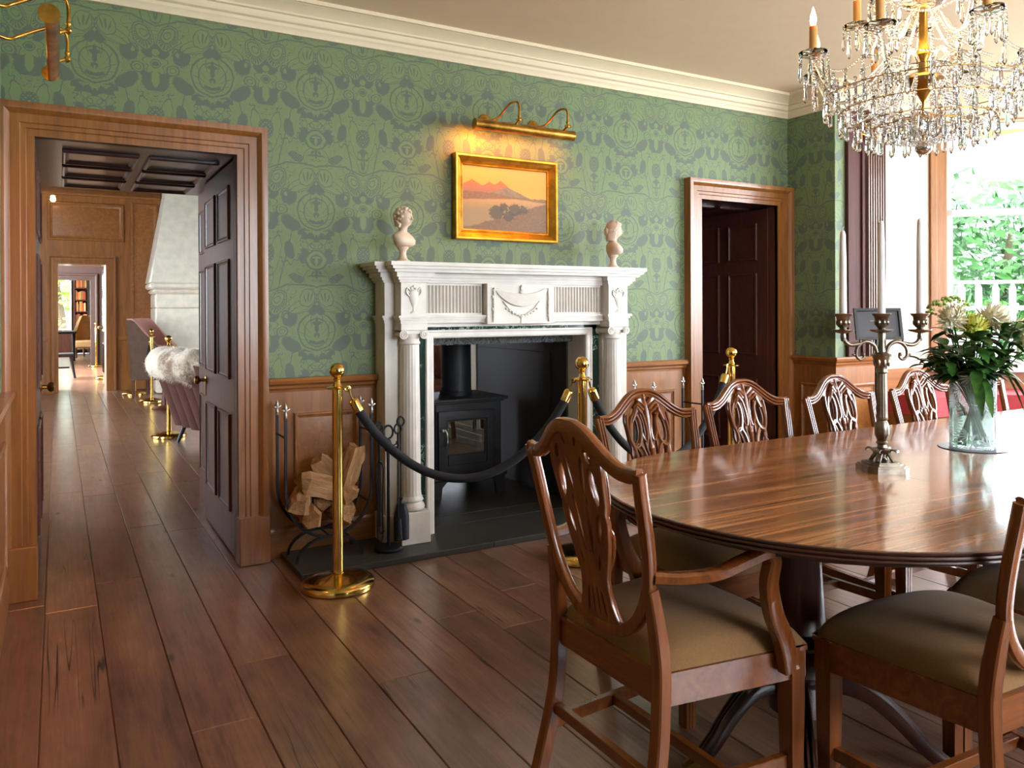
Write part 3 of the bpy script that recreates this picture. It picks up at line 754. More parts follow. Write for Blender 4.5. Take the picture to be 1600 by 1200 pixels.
# ---- stove
st = thing('wood_stove', 'black cast-iron wood stove with glazed door standing in the fireplace opening', 'stove', (2.345, 4.62, .03))
SM = M['stove']
mb = MB(); mb.box(-.25, .235, 0, .42, .145, .615, .006); mb.build('body', SM, st)
mb = MB(); mb.box(-.285, .275, -.03, .45, .625, .645, .004); mb.box(-.265, .25, -.015, .43, .612, .627, .003); mb.build('top_plate', SM, st)
mb = MB(); mb.box(-.285, .265, -.03, .44, .118, .145, .006); mb.build('ash_ledge', SM, st)
mb = MB(); mb.sweep([(0, -.01), (0, .022), (.012, .026), (.055, .026), (.06, .018), (.066, .018), (.066, -.01)], [(-.235, 0, .16), (-.235, 0, .565), (.17, 0, .565), (.17, 0, .16)], (0, -1, 0), closed=True)
mb.box(-.17, .105, -.024, 0, .216, .285, .003)
door = mb.build('stove_door', SM, st)
def hglass():
    m, nt, b = newmat('stove_glass'); b.inputs['Base Color'].default_value = lin('#2a1c18'); setp(b, rough=.03, spec=1.0, coat=1.0, coatr=.02); n = noise(nt, 4, 2, .5, mapping(nt)); nt.links.new(cramp(nt, n.outputs[0], [(.3, lin('#1c1310')), (.7, lin('#33231d'))]), b.inputs['Base Color']); return m
mb = MB(); mb.box(-.172, .108, -.014, -.006, .285, .505); mb.build('stove_glass', hglass(), door)
mb = MB(); mb.tube([(-.215, -.026, .45), (-.215, -.055, .45)], .009, 8); mb.tube(bez([(-.207, -.055, .455), (-.196, -.062, .43), (-.192, -.06, .38), (-.194, -.055, .345)], 4), [.006] * 4 + [.008] * 4 + [.010] * 4 + [.009], 8); h = mb.build('handle', M['pewter'], door); h['label'] = 'slim silver-coloured stove handle'
mb = MB()
for z in (.25, .49): mb.lathe([(.008, 0), (.008, .03)], 8, (.19, -.012, z)); mb.box(.178, .202, -.012, .004, z + .004, z + .026)
mb.build('hinge', SM, door)
for sx, sy in ((-1, 0), (1, 0), (-1, 1), (1, 1)):
    mb = MB(); x = -.255 if sx < 0 else .235; y = -.01 if sy == 0 else .40
    mb.prism([(x - sx * 0, 0), (x + sx * .02, 0), (x + sx * .02, .12), (x - sx * .13, .12), (x - sx * .08, .105), (x - sx * .05, .075), (x - sx * .04, 0)], y, y + .03, Matrix.Rotation(PI / 2, 4, 'X') @ Matrix.Scale(-1, 4, (0, 0, 1)))
    mb.build('foot', SM, st)
mb = MB(); mb.lathe([(.112, .645), (.112, .672), (.106, .676), (.104, .70), (.102, 1.17)], 28, (.01, .23, 0)); mb.build('flue_pipe', SM, st, smooth=40)

# ---- fireside tools
def hook_loop(mb, x, y, z, r=.018, thick=.0045, rot=0):
    pts = []
    for i in range(15):
        a = -PI / 2 - .35 + (2 * PI - .5) * i / 14 * -1
        pts.append((x + r * math.cos(a) * math.cos(rot), y + r * math.cos(a) * math.sin(rot), z + r * 1.35 + r * 1.3 * math.sin(a)))
    mb.tube(pts, thick, 6)
tools = thing('fire_tool_stand', 'black iron fireside tool stand with poker, tongs, brush and shovel beside the log basket', 'fire tools', (1.455, 3.79, .03))
IR = M['iron']
mb = MB(); mb.lathe([(.072, 0), (.074, .004), (.074, .012), (.068, .018), (.012, .022), (0, .022)], 24); mb.build('base', IR, tools)
mb = MB(); mb.tube([(0, 0, .02), (0, 0, .52)], .0085, 8); mb.lathe([(.0085, .50), (.018, .505), (.020, .52), (.014, .53), (.018, .545), (.012, .56), (.006, .57)], 12); hook_loop(mb, 0, 0, .565, .026, .0055)
mb.build('pole', IR, tools)
mb = MB()
for a in range(4): mb.tube(bez([(0, 0, .52), (.03 * math.cos(a * PI / 2 + .5), .03 * math.sin(a * PI / 2 + .5), .525), (.062 * math.cos(a * PI / 2 + .5), .062 * math.sin(a * PI / 2 + .5), .53), (.068 * math.cos(a * PI / 2 + .5), .068 * math.sin(a * PI / 2 + .5), .545)], 4), .004, 6)
mb.build('hanger', IR, tools)
for k, nm in enumerate(('shovel', 'poker', 'tongs', 'brush')):
    a = .5 + k * PI / 2 - (.75 if nm == 'shovel' else 0); x, y = .064 * math.cos(a), .064 * math.sin(a)
    mb = MB(); top = .60 + (.03 if k == 0 else 0); mb.tube([(x, y, top), (x, y, .53), (x, y, .24), (x, y, .13)], [.0055, .0045, .004, .004], 7); hook_loop(mb, x, y, top - .004, .019, .005)
    if nm == 'shovel':
        mb.lathe([(.004, .23), (.012, .235), (.008, .25), (.011, .258), (.005, .265)], 10, (x, y, 0))
        mb.grid(lambda u, v: (x + (-.042 + .084 * u) * (.55 + .45 * min(1, v * 3)), y - .004 - .016 * math.cos((u - .5) * PI) * 0 + .014 * (abs(u - .5) * 2) ** 3 - .016, .235 - .19 * v), 9, 9)
        mb.grid(lambda u, v: (x + (-.042 + .084 * u) * (.55 + .45 * min(1, v * 3)), y - .001 + .014 * (abs(u - .5) * 2) ** 3 - .016, .235 - .19 * v), 9, 9)
    elif nm == 'poker': mb.tube(bez([(x, y, .14), (x, y, .09), (x + .012, y - .01, .075), (x + .022, y - .018, .09)], 4), .0045, 6)
    elif nm == 'tongs':
        for q in (-1, 1): mb.tube(bez([(x, y, .46), (x + q * .018, y, .42), (x + q * .012, y, .25), (x + q * .014, y, .09), (x + q * .004, y - .01, .06)], 4), .004, 6)
        mb.sphere((x, y, .46), .012, 8, 6)
    else: mb.lathe([(.006, .17), (.014, .165), (.016, .15), (.020, .08), (.022, .065), (0, .065)], 10, (x, y, 0))
    mb.build(nm, IR, tools)

# ---- log baskets
def finial(mb, x, y, z, mat=None):
    mb.lathe([(.008, 0), (.010, .006), (.007, .012), (.009, .02), (.006, .028), (.007, .04), (.010, .052), (.007, .066), (0, .082)], 10, (x, y, z))
    for q in (-1, 1):
        mb.tube([(x, y, z + .04), (x + q * .012, y, z + .046), (x + q * .02, y, z + .05)], [.006, .007, .003], 6)
def log_basket(label, loc, rz):
    t = thing('log_basket', label, 'log basket', loc, rz, 'log baskets by the fireplace')
    w = .215; top = .70; dp = .085
    for s in (-1, 1):
        mb = MB(); pts = [(-w, s * dp, top)] + [(-w, s * dp, top - .05 * i) for i in range(1, 7)]
        for i in range(0, 19): a = PI + PI * i / 18; pts.append((w * math.cos(a), s * dp, .345 + .235 * math.sin(a)))
        pts += [(w, s * dp, .36 + .05 * i) for i in range(1, 6)] + [(w, s * dp, top)]
        mb.tube(pts, (.0085, .0085), 4, phase=PI / 4, up=(0, 1, 0)); mb.build('hoop', IR, t, smooth=30)
        mb = MB(); pts = [(.165 * math.cos(PI * i / 14), s * dp, .112 * math.sin(PI * i / 14) + 0.0) for i in range(15)]
        mb.tube(pts, (.008, .008), 4, phase=PI / 4, up=(0, 1, 0)); mb.build('foot_arch', IR, t, smooth=30)
        for q in (-1, 1):
            mb = MB(); finial(mb, q * w, s * dp, top); f = mb.build('finial', M['pewter'], t); f['label'] = 'pewter fleur finial'
    for q in (-1, 1): mb = MB(); mb.tube([(q * w, -dp, top - .09), (q * w, dp, top - .09)], .005, 6); mb.build('cross_bar', IR, t)
    for a in (1.12, 1.3, 1.5, 1.7, 1.88): mb = MB(); mb.tube([(w * math.cos(a * PI), -dp, .345 + .235 * math.sin(a * PI)), (w * math.cos(a * PI), dp, .345 + .235 * math.sin(a * PI))], .005, 6); mb.build('cross_bar', IR, t)
    return t
LB = (1.155, 3.885, .03)
log_basket('tall black iron log basket holding split logs, left of the white fireplace', LB, 0)
log_basket('tall black iron log basket half hidden behind the chairs, right of the fireplace', (3.36, 3.83, .03), R(4))
bark, nt_, b_ = newmat('split_log'); E.nt = nt_
n_ = noise(nt_, 1, 5, .65, mapping(nt_, (3, 30, 30)), .8); n2_ = noise(nt_, 5, 3, .5, mapping(nt_))
nt_.links.new(hsvvar(nt_, cramp(nt_, (E(n_.outputs[0]) * .6 + E(n2_.outputs[0]) * .4).k, [(.3, lin('#6b4428')), (.5, lin('#a87c50')), (.7, lin('#c9a075'))]), .15), b_.inputs['Base Color']); setp(b_, rough=.85); bump(nt_, b_, n_.outputs[0], .6, .02)
def split_log(label, loc, rot, L, w, seed):
    r_ = random.Random(seed); mb = MB(); n = 9; secs = []
    base = [(-.5, -.35), (.1, -.5), (.55, -.3), (.5, .2), (.15, .5), (-.3, .42)]
    base = [(x * (.8 + .4 * r_.random()), y * (.8 + .4 * r_.random())) for x, y in base]
    k = len(base)
    vs = []
    for i in range(n):
        t = -.5 + i / (n - 1)
        tw = r_.uniform(-.1, .1)
        for j, (x, y) in enumerate(base):
            q = w * (1 + r_.uniform(-.09, .09)) * (1 - .25 * (abs(t) > .49))
            vs.append((t * L + (r_.uniform(-.018, .018) if i in (0, n - 1) else 0), x * q + tw * y * w, y * q))
    fs = [(i * k + j, i * k + (j + 1) % k, (i + 1) * k + (j + 1) % k, (i + 1) * k + j) for i in range(n - 1) for j in range(k)]
    fs += [tuple(range(k - 1, -1, -1)), tuple((n - 1) * k + j for j in range(k))]
    mb.add(vs, fs); o = mb.build('log', bark, None, loc, rot, smooth=20)
    return tag(o, label, 'log', 'split logs in the left basket')
lx, ly, lz = LB
for lab, p, rt, L, w in (
    ('split log lying lowest in the left part of the basket, broken end forward', (-.070, -.005, .205), (.3, 0, R(78)), .19, .11),
    ('split log lying low on the right of the basket, behind the brass post', (.075, -.005, .205), (.8, .05, R(98)), .19, .11),
    ('knotty short log resting against the left side of the basket', (-.120, -.02, .300), (.2, -.2, R(66)), .20, .11),
    ('long split log slanting down to the right across the middle of the heap', (-.02, -.035, .350), (.4, .32, R(10)), .25, .10),
    ('split log leaning behind the long slanting one', (.045, .04, .40), (.9, .75, R(18)), .24, .085),
    ('log standing on end at the right side of the heap', (.120, -.02, .43), (.2, -1.15, R(20)), .22, .10),
    ('reddish log under the upright one on the right', (.120, -.01, .295), (1.4, .1, R(75)), .19, .09),
    ('small log wedged at the bottom centre of the heap', (-.005, .05, .26), (1.0, 0, R(85)), .16, .09)):
    split_log(lab, (lx + p[0], ly + p[1], lz + p[2]), rt, L, w, len(lab) * 7)

# ---------------------------------------------------------------- stanchions and ropes
def stanchion(label, loc, group='brass rope posts in the dining room', hooks=1):
    t = thing('rope_post', label, 'rope post', loc, 0, group)
    BR = M['brass']
    mb = MB(); mb.lathe([(.160, 0), (.165, .004), (.165, .022), (.158, .032), (.12, .042), (.07, .052), (.034, .058), (.03, .06), (0, .06)], 48); mb.build('base', BR, t, smooth=50)
    mb = MB(); mb.lathe([(.026, .058), (.026, .066), (.0238, .068), (.0238, .895), (0, .895)], 24); mb.build('pole', BR, t)
    mb = MB(); mb.lathe([(.024, .893), (.050, .897), (.051, .902), (.046, .906), (.022, .909), (.017, .918), (.013, .93), (.0185, .938), (.0185, .942), (.012, .946), (.016, .95)], 24); mb.build('collar', BR, t)
    mb = MB(); mb.sphere((0, 0, .979), .0355, 24, 16); mb.build('ball_finial', BR, t, smooth=60)
    return t
S1, S2, S3 = (1.095, 3.485), (2.285, 3.255), (3.65, 3.575)
stanchion('polished brass rope post in front of the log basket', (*S1, 0))
stanchion('polished brass rope post in front of the fireplace, behind the armchair', (*S2, 0))
stanchion('polished brass rope post in front of the right doorway', (*S3, 0))
def rope(label, A, B, sag, bulge=(0, 0, 0), z=.90, r=.021, group='navy velvet ropes', kit='brass'):
    """velvet rope from post A to post B with brass ends hooked on the collars"""
    A = Vector((A[0], A[1], z)); B = Vector((B[0], B[1], z)); d = (B - A); d.z = 0; dn = d.normalized()
    t = thing('velvet_rope', label, 'rope', tuple((A + B) / 2 * 1), 0, group); o0 = (A + B) / 2
    a = A + dn * .046; b = B - dn * .046; n = 36; pts = []
    for i in range(n + 1):
        s = i / n; q = 4 * s * (1 - s); p = a.lerp(b, s) + Vector((0, 0, -sag * (q ** .82))) + Vector(bulge) * q
        pts.append(p - o0)
    def at(L, rev=False):
        P = pts[::-1] if rev else pts; acc = 0
        for i in range(len(P) - 1):
            seg = (P[i + 1] - P[i]).length
            if acc + seg >= L: return P[i].lerp(P[i + 1], (L - acc) / seg), i
            acc += seg
    p1, i1 = at(.115); p2, i2 = at(.115, True)
    body = [p1] + pts[i1 + 1: len(pts) - 1 - i2] + [p2]
    mb = MB(); mb.tube([tuple(p) for p in body], r, 14); mb.build('rope', M['velvet'], t, smooth=60)
    for rev in (False, True):
        P = pts[::-1] if rev else pts; e, _ = at(.055, rev); f, _ = at(.12, rev)
        mb = MB(); mb.tube([tuple(P[0] + Vector((0, 0, .006))), tuple(P[0].lerp(e, .3) + Vector((0, 0, .008))), tuple(P[0].lerp(e, .7) + Vector((0, 0, -.004))), tuple(e)], .0042, 8)
        hk = [tuple(P[0] + Vector((0, 0, -.004)) + Vector((dn.x, dn.y, 0)) * (.012 * math.cos(k) * (-1 if rev else 1)) + Vector((0, 0, .012 * math.sin(k)))) for k in [x * .45 for x in range(14)]]
        mb.tube(hk, .0035, 6)
        mb.tube([tuple(e), tuple(e.lerp(f, .12)), tuple(e.lerp(f, .2)), tuple(f)], [.012, .022, .024, .024], 16); mb.build('rope_end', M[kit], t)
    return t
rope('navy velvet rope hanging in front of the stove between two brass posts', S1, S2, .455)
rope('navy velvet rope from the post by the fireplace down behind the dining chairs', S2, S3, .50)

# ---------------------------------------------------------------- picture, picture lights, busts
pic = thing('painting', 'small landscape painting in a gilt frame on the green wall above the mantel', 'painting', (2.29, WY, 1.90))
pw, ph = .345, .245
FR = [(0, 0), (0, .018), (.006, .022), (.012, .020), (.016, .026), (.030, .040), (.042, .046), (.048, .052), (.058, .054), (.062, .050), (.062, 0)]
mb = MB(); mb.sweep([(-a, b) for a, b in FR], [(-pw + .062, 0, -ph + .062), (-pw + .062, 0, ph - .062), (pw - .062, 0, ph - .062), (pw - .062, 0, -ph + .062)], (0, -1, 0), closed=True)
mb.build('frame', M['gilt'], pic, smooth=25)
def canvas_mat():
    """a sunset over a lake with hills and trees, painted from noise and distance bands"""
    m, nt, b = newmat('landscape_canvas'); E.nt = nt
    t = nt.nodes.new('ShaderNodeTexCoord'); sp = nt.nodes.new('ShaderNodeSeparateXYZ'); nt.links.new(t.outputs['Object'], sp.inputs[0])
    x = E(sp.outputs[0]) * (1 / .283); z = E(sp.outputs[2]) * (1 / .183)
    def n1(s, d=4):
        cb = nt.nodes.new('ShaderNodeCombineXYZ'); nt.links.new((x * s).k, cb.inputs[0]); nt.links.new((z * s).k, cb.inputs[1]); return E(noise(nt, 1, d, .6, cb.outputs[0]).outputs[0]) - .5
    def n0(s, d=3):
        cb = nt.nodes.new('ShaderNodeCombineXYZ'); nt.links.new((x * s).k, cb.inputs[0]); return E(noise(nt, 1, d, .6, cb.outputs[0]).outputs[0]) - .5
    f1 = n1(6); f2 = n1(16)
    def mixc(a, c, mask):
        mm = nt.nodes.new('ShaderNodeMix'); mm.data_type = 'RGBA'; nt.links.new(mask.k, mm.inputs[0])
        if isinstance(a, str): mm.inputs[6].default_value = lin(a)
        else: nt.links.new(a, mm.inputs[6])
        if isinstance(c, str): mm.inputs[7].default_value = lin(c)
        else: nt.links.new(c, mm.inputs[7])
        return mm.outputs[2]
    sky = mixc('#e79a30', '#dc9a40', ramp(z + f1 * .3, .2, .9))
    c = sky
    def tri(x0, w, h): return h - abs(x - x0) * (h / w)
    far = mx(mx(tri(-.78, .42, .30), tri(-.38, .3, .27)), tri(-.12, .32, .33)) + n0(9) * .10 + .28
    c = mixc(c, mixc('#c8682a', '#9a6444', ramp(z, .55, .25)), ramp(far - z, -.01, .02))
    mid = tri(.02, .50, .28) + n0(5) * .06 + .14
    c = mixc(c, mixc('#857252', '#75644a', ramp(f1, -.1, .1)), ramp(mid - z, -.01, .02))
    low = n0(4) * .18 + .20 - ramp(x, -.4, .3) * .1
    c = mixc(c, mixc('#745a38', '#8c6038', ramp(f2, -.1, .12)), ramp(low - z, -.01, .02))
    lake = .06 + n0(3) * .08 - abs(x - .2) * .10
    c = mixc(c, mixc('#b48a50', '#94794f', ramp(z + f1 * .3, .05, -.4)), ramp(lake - z, -.01, .03) * ramp(z, -.95, -.85))
    bank = -.50 + x * .48 + n0(5) * .22
    c = mixc(c, mixc('#6b5034', '#80582e', ramp(f2, -.12, .12)), ramp(bank - z, -.02, .04))
    for (tx, tz, tr) in ((-.22, -.42, .20), (-.05, -.25, .13), (.22, -.30, .18), (.06, -.52, .16), (.42, -.30, .14)):
        q = hyp(x - tx, (z - tz) * .8) + f2 * .22
        c = mixc(c, '#46361e', ramp(q, tr, tr - .05) * .85)
    nt.links.new(c, b.inputs['Base Color']); setp(b, rough=.5); return m
mb = MB(); mb.box(-pw + .058, pw - .058, -.016, -.004, -ph + .058, ph - .058); mb.build('canvas', canvas_mat(), pic)

def picture_light(label, L, loc, rz, ty=-.155):
    """two-armed brass picture light; local wall plane y=0, room -y, tube along x"""
    t = thing('picture_light', label, 'picture light', loc, rz, 'brass picture lights'); B = M['brass_old']
    mb = MB(); tz = -.062; yk = ty - .055
    ang = [(-PI * .62 + i * (PI * 1.24) / 12) + PI / 2 for i in range(13)]
    ang = [a + R(86) for a in ang]
    vs = []; n = len(ang)
    for x in (-L / 2, L / 2):
        for a in ang: vs.append((x, ty + .030 * math.cos(a), tz + .030 * math.sin(a)))
        for a in reversed(ang): vs.append((x, ty + .0275 * math.cos(a), tz + .0275 * math.sin(a)))
    k = 2 * n; mb.add(vs, [(i, (i + 1) % k, k + (i + 1) % k, k + i) for i in range(k)])
    for x in (-L / 2, L / 2):
        Mx = Matrix.Translation((x - .003, ty, tz)) @ Matrix.Rotation(PI / 2, 4, 'Y'); mb.lathe([(.031, 0), (.031, .006), (0, .006)] if x > 0 else [(0, 0), (.031, 0), (.031, .006)], 24, M=Mx)
    mb.build('tube_shade', B, t, smooth=40)
    for sx in (-.5, .5):
        x0 = sx * L * .50 - .02
        mb = MB(); Mx = Matrix.Translation((x0, 0, 0)) @ Matrix.Rotation(PI / 2, 4, 'X')
        mb.lathe([(.040, 0), (.042, .004), (.036, .009), (.030, .010), (.026, .014), (.012, .018), (.010, .03), (0, .03)], 24, M=Mx); mb.build('wall_rose', B, t)
        xe = x0 + .11
        mb = MB(); mb.tube(bez([(x0, -.02, 0), (x0 + .03, -.06, .0), (x0 + .055, -.09, .022), (x0 + .08, ty + .01, .075), (x0 + .10, ty - .04, .082), (xe, yk, .055), (xe, yk, -.012)], 5), .0065, 8)
        mb.build('swan_arm', B, t, smooth=60)
        mb = MB(); mb.sphere((xe, yk, -.022), .012, 10, 8); mb.tube([(xe, yk, -.022), (xe, yk + .02, -.030), (xe, ty - .018, tz + .022)], [.008, .006, .009], 8); mb.tube([(xe - .018, yk, -.022), (xe + .024, yk, -.022)], [.005, .008], 8); mb.lathe([(.008, .0), (.010, .006), (.008, .012)], 10, (xe, yk, -.006)); mb.build('knuckle', B, t)
    for sx in (-.3, .3):
        mb = MB(); mb.tube([(sx * L - .05, ty, tz + .010), (sx * L + .05, ty, tz + .010)], .0095, 8); o = mb.build('bulb', M['bulb_tube'], t); o['label'] = 'lit tubular bulb'
    return t
M['bulb_tube'] = emit('warm_bulb', (1, .5, .10, 1), 3)
picture_light('brass picture light on two curved arms above the small gilt painting', .66, (2.345, WY, 2.352), 0)
WARM = (1, .27, .03)
for x, e in ((2.08, 3.6), (2.34, 1.9), (2.60, 1.2)):
    l = area('picture_lamp', (x, WY - .155, 2.272), (-.15, .62, -1), .16, .03, e, WARM, 150)
picture_light('brass picture light on the wall at the left edge, its round end cap facing out', .70, (LX, 3.17, 2.235), R(90), -.19)
l = area('picture_lamp', (LX + .19, 3.17, 2.15), (-.6, 0, -1), .03, .5, 6, WARM, 150)

def bust(name, label, loc, rz, curly):
    t = thing(name, label, 'bust', loc, rz, 'plaster busts on the mantelpiece'); P = M['plaster_bust']
    mb = MB(); mb.lathe([(.034, 0), (.034, .008), (.026, .012), (.019, .022), (.015, .04), (.018, .056), (.026, .064), (.028, .072), (0, .072)], 24); mb.build('socle', P, t, smooth=50)
    # torso, neck and head as one surface: rings (z, cx(front +y), rx, ry, squash)
    rings = [(.070, .0, .012, .012), (.074, .004, .054, .030), (.086, .010, .072, .041), (.104, .008, .080, .043), (.122, .001, .077, .036), (.136, -.003, .052, .027), (.144, -.002, .028, .021), (.152, .001, .021, .0195), (.162, .003, .0195, .020), (.170, .007, .022, .024), (.178, .011, .026, .030), (.190, .011, .0295, .033), (.204, .010, .032, .036), (.218, .008, .033, .037), (.232, .004, .031, .035), (.244, .0, .024, .027), (.252, -.002, .012, .014), (.254, -.002, .001, .001)]
    n = 28; vs = []
    for z, cy, rx, ry in rings:
        for i in range(n):
            a = 2 * PI * i / n; x = rx * math.cos(a); y = cy + ry * math.sin(a); f = math.sin(a)
            if f > .6 and .165 < z < .245:      # the face
                c = abs(math.cos(a))
                if c < .15: y += {.178: .004, .190: .009, .204: .008, .218: .001}.get(z, 0) + (-.002 if z == .178 else 0)
                if .2 < c < .55 and z in (.204, .218): y += -.004 if z == .204 else .002
            vs.append((x, y, z))
    k = len(rings); mb = MB(); mb.add(vs, [(j * n + i, j * n + (i + 1) % n, (j + 1) * n + (i + 1) % n, (j + 1) * n + i) for j in range(k - 1) for i in range(n)] + [tuple(range(n - 1, -1, -1))])
    for s in (-1, 1):
        mb.sphere((s * .012, .039, .206), (.006, .004, .004), 8, 5)      # eyes
        mb.sphere((s * .033, .004, .203), (.004, .008, .012), 8, 6)      # ears
    mb.tube([(0, .044, .212), (0, .049, .202), (0, .051, .196)], [.003, .005, .0065], 8)
    mb.tube([(-.009, .0405, .184), (0, .0435, .185), (.009, .0405, .184)], [.002, .0035, .002], 6)
    mb.build('bust_figure', P, t, smooth=70)
    mb = MB(); r_ = random.Random(5)
    if curly:
        for i in range(120):
            a = r_.uniform(0, 2 * PI); el = r_.uniform(-.5, 1.5)
            x = .036 * math.cos(a) * math.cos(el); y = .002 + .040 * math.sin(a) * math.cos(el); z = .216 + .038 * math.sin(el)
            if y > .022 and z < .226: continue
            q = r_.uniform(.006, .010); mb.sphere((x, y, z), (q, q, q * .9), 6, 5)
        for i in range(26): a = r_.uniform(PI * .95, PI * 2.05); q = r_.uniform(.007, .011); mb.sphere((.034 * math.cos(a), .030 * math.sin(a), r_.uniform(.165, .20)), q, 6, 5)
        mb.tube(bez([(-.05, -.02, .125), (-.035, .01, .135), (-.02, .035, .11), (-.01, .04, .085)], 4), .006, 6)
    else:
        for i in range(30):
            a = PI * 1.0 + PI * i / 29; x = .031 * math.cos(a); y = .004 + .036 * math.sin(a)
            mb.tube(bez([(x * .35, y * .3 + .004, .256), (x * .95, y * .95, .236), (x * 1.08, y * 1.04, .205), (x * .98, y * .96 - .002, .172), (x * .8, y * .8 - .006, .150)], 4), .0065, 6)
        for s in (-1, 1):
            for q in range(4): mb.tube(bez([(0, .01 + .008 * q, .256 - .003 * q), (s * .022, .018 + .006 * q, .246 - .004 * q), (s * .035, .008 + .003 * q, .222 - .004 * q), (s * .036, -.006, .20)], 4), .0065, 6)
        mb.sphere((0, -.034, .20), (.022, .016, .026), 10, 8)
    h = mb.build('hair', P, t, smooth=60)
    for c in t.children: c.scale = (1.12, 1.12, 1.12)
    return t
bust('marble_bust', 'pale bust with curly hair on the left end of the mantelpiece, looking right', (1.56, 3.84, 1.502), R(-140), True)
bust('marble_bust', 'pale bust with long straight hair on the right end of the mantelpiece', (2.93, 3.84, 1.502), R(-112), False)

# ---------------------------------------------------------------- dining chairs
def extr(mb, pts, sec, up, scales=None, closed=False, cap=True):
    """extrude section (n along up, b across) along pts"""
    P = [Vector(p) for p in pts]; k = len(P); q = len(sec); vs = []; fs = []
    for i in range(k):
        a = P[i - 1] if (i > 0 or closed) else P[i]; b = P[(i + 1) % k] if (i < k - 1 or closed) else P[i]
        t = (b - a).normalized(); N = (Vector(up) - t * Vector(up).dot(t)).normalized(); B = t.cross(N); s = scales[i] if scales else 1
        if not isinstance(s, tuple): s = (s, s)
        for n_, b_ in sec: vs.append(tuple(P[i] + N * (n_ * s[0]) + B * (b_ * s[1])))
    m = k if closed else k - 1
    for i in range(m):
        i2 = (i + 1) % k
        for j in range(q): fs.append((i * q + j, i * q + (j + 1) % q, i2 * q + (j + 1) % q, i2 * q + j))
    if cap and not closed: fs.append(tuple(range(q - 1, -1, -1))); fs.append(tuple((k - 1) * q + j for j in range(q)))
    return mb.add(vs, fs)
def reeded(w, th, n=3):
    """rounded at the back, reeds on the front"""
    sec = [(-th * .5, -w * .28), (-th * .42, -w * .42), (-th * .15, -w * .5), (th * .28, -w * .5)]
    for i in range(n):
        c = -w / 2 + w * (i + .5) / n; h = w / n / 2
        sec += [(th * .34, c - h * .8), (th * .5, c - h * .35), (th * .5, c + h * .35), (th * .34, c + h * .8)]
        if i < n - 1: sec.append((th * .20, c + h))
    sec += [(th * .28, w * .5), (-th * .15, w * .5), (-th * .42, w * .42), (-th * .5, w * .28)]
    return sec[::-1]
def square(w, th, c=.18):
    w /= 2; th /= 2; a = w * c; b = th * c
    return [(-th, -w + a), (-th + b, -w), (th - b, -w), (th, -w + a), (th, w - a), (th - b, w), (-th + b, w), (-th, w - a)]
def rect_rail(w, th): return square(w, th, .12)
CH, CHX = M['chair'], M['chair_x']
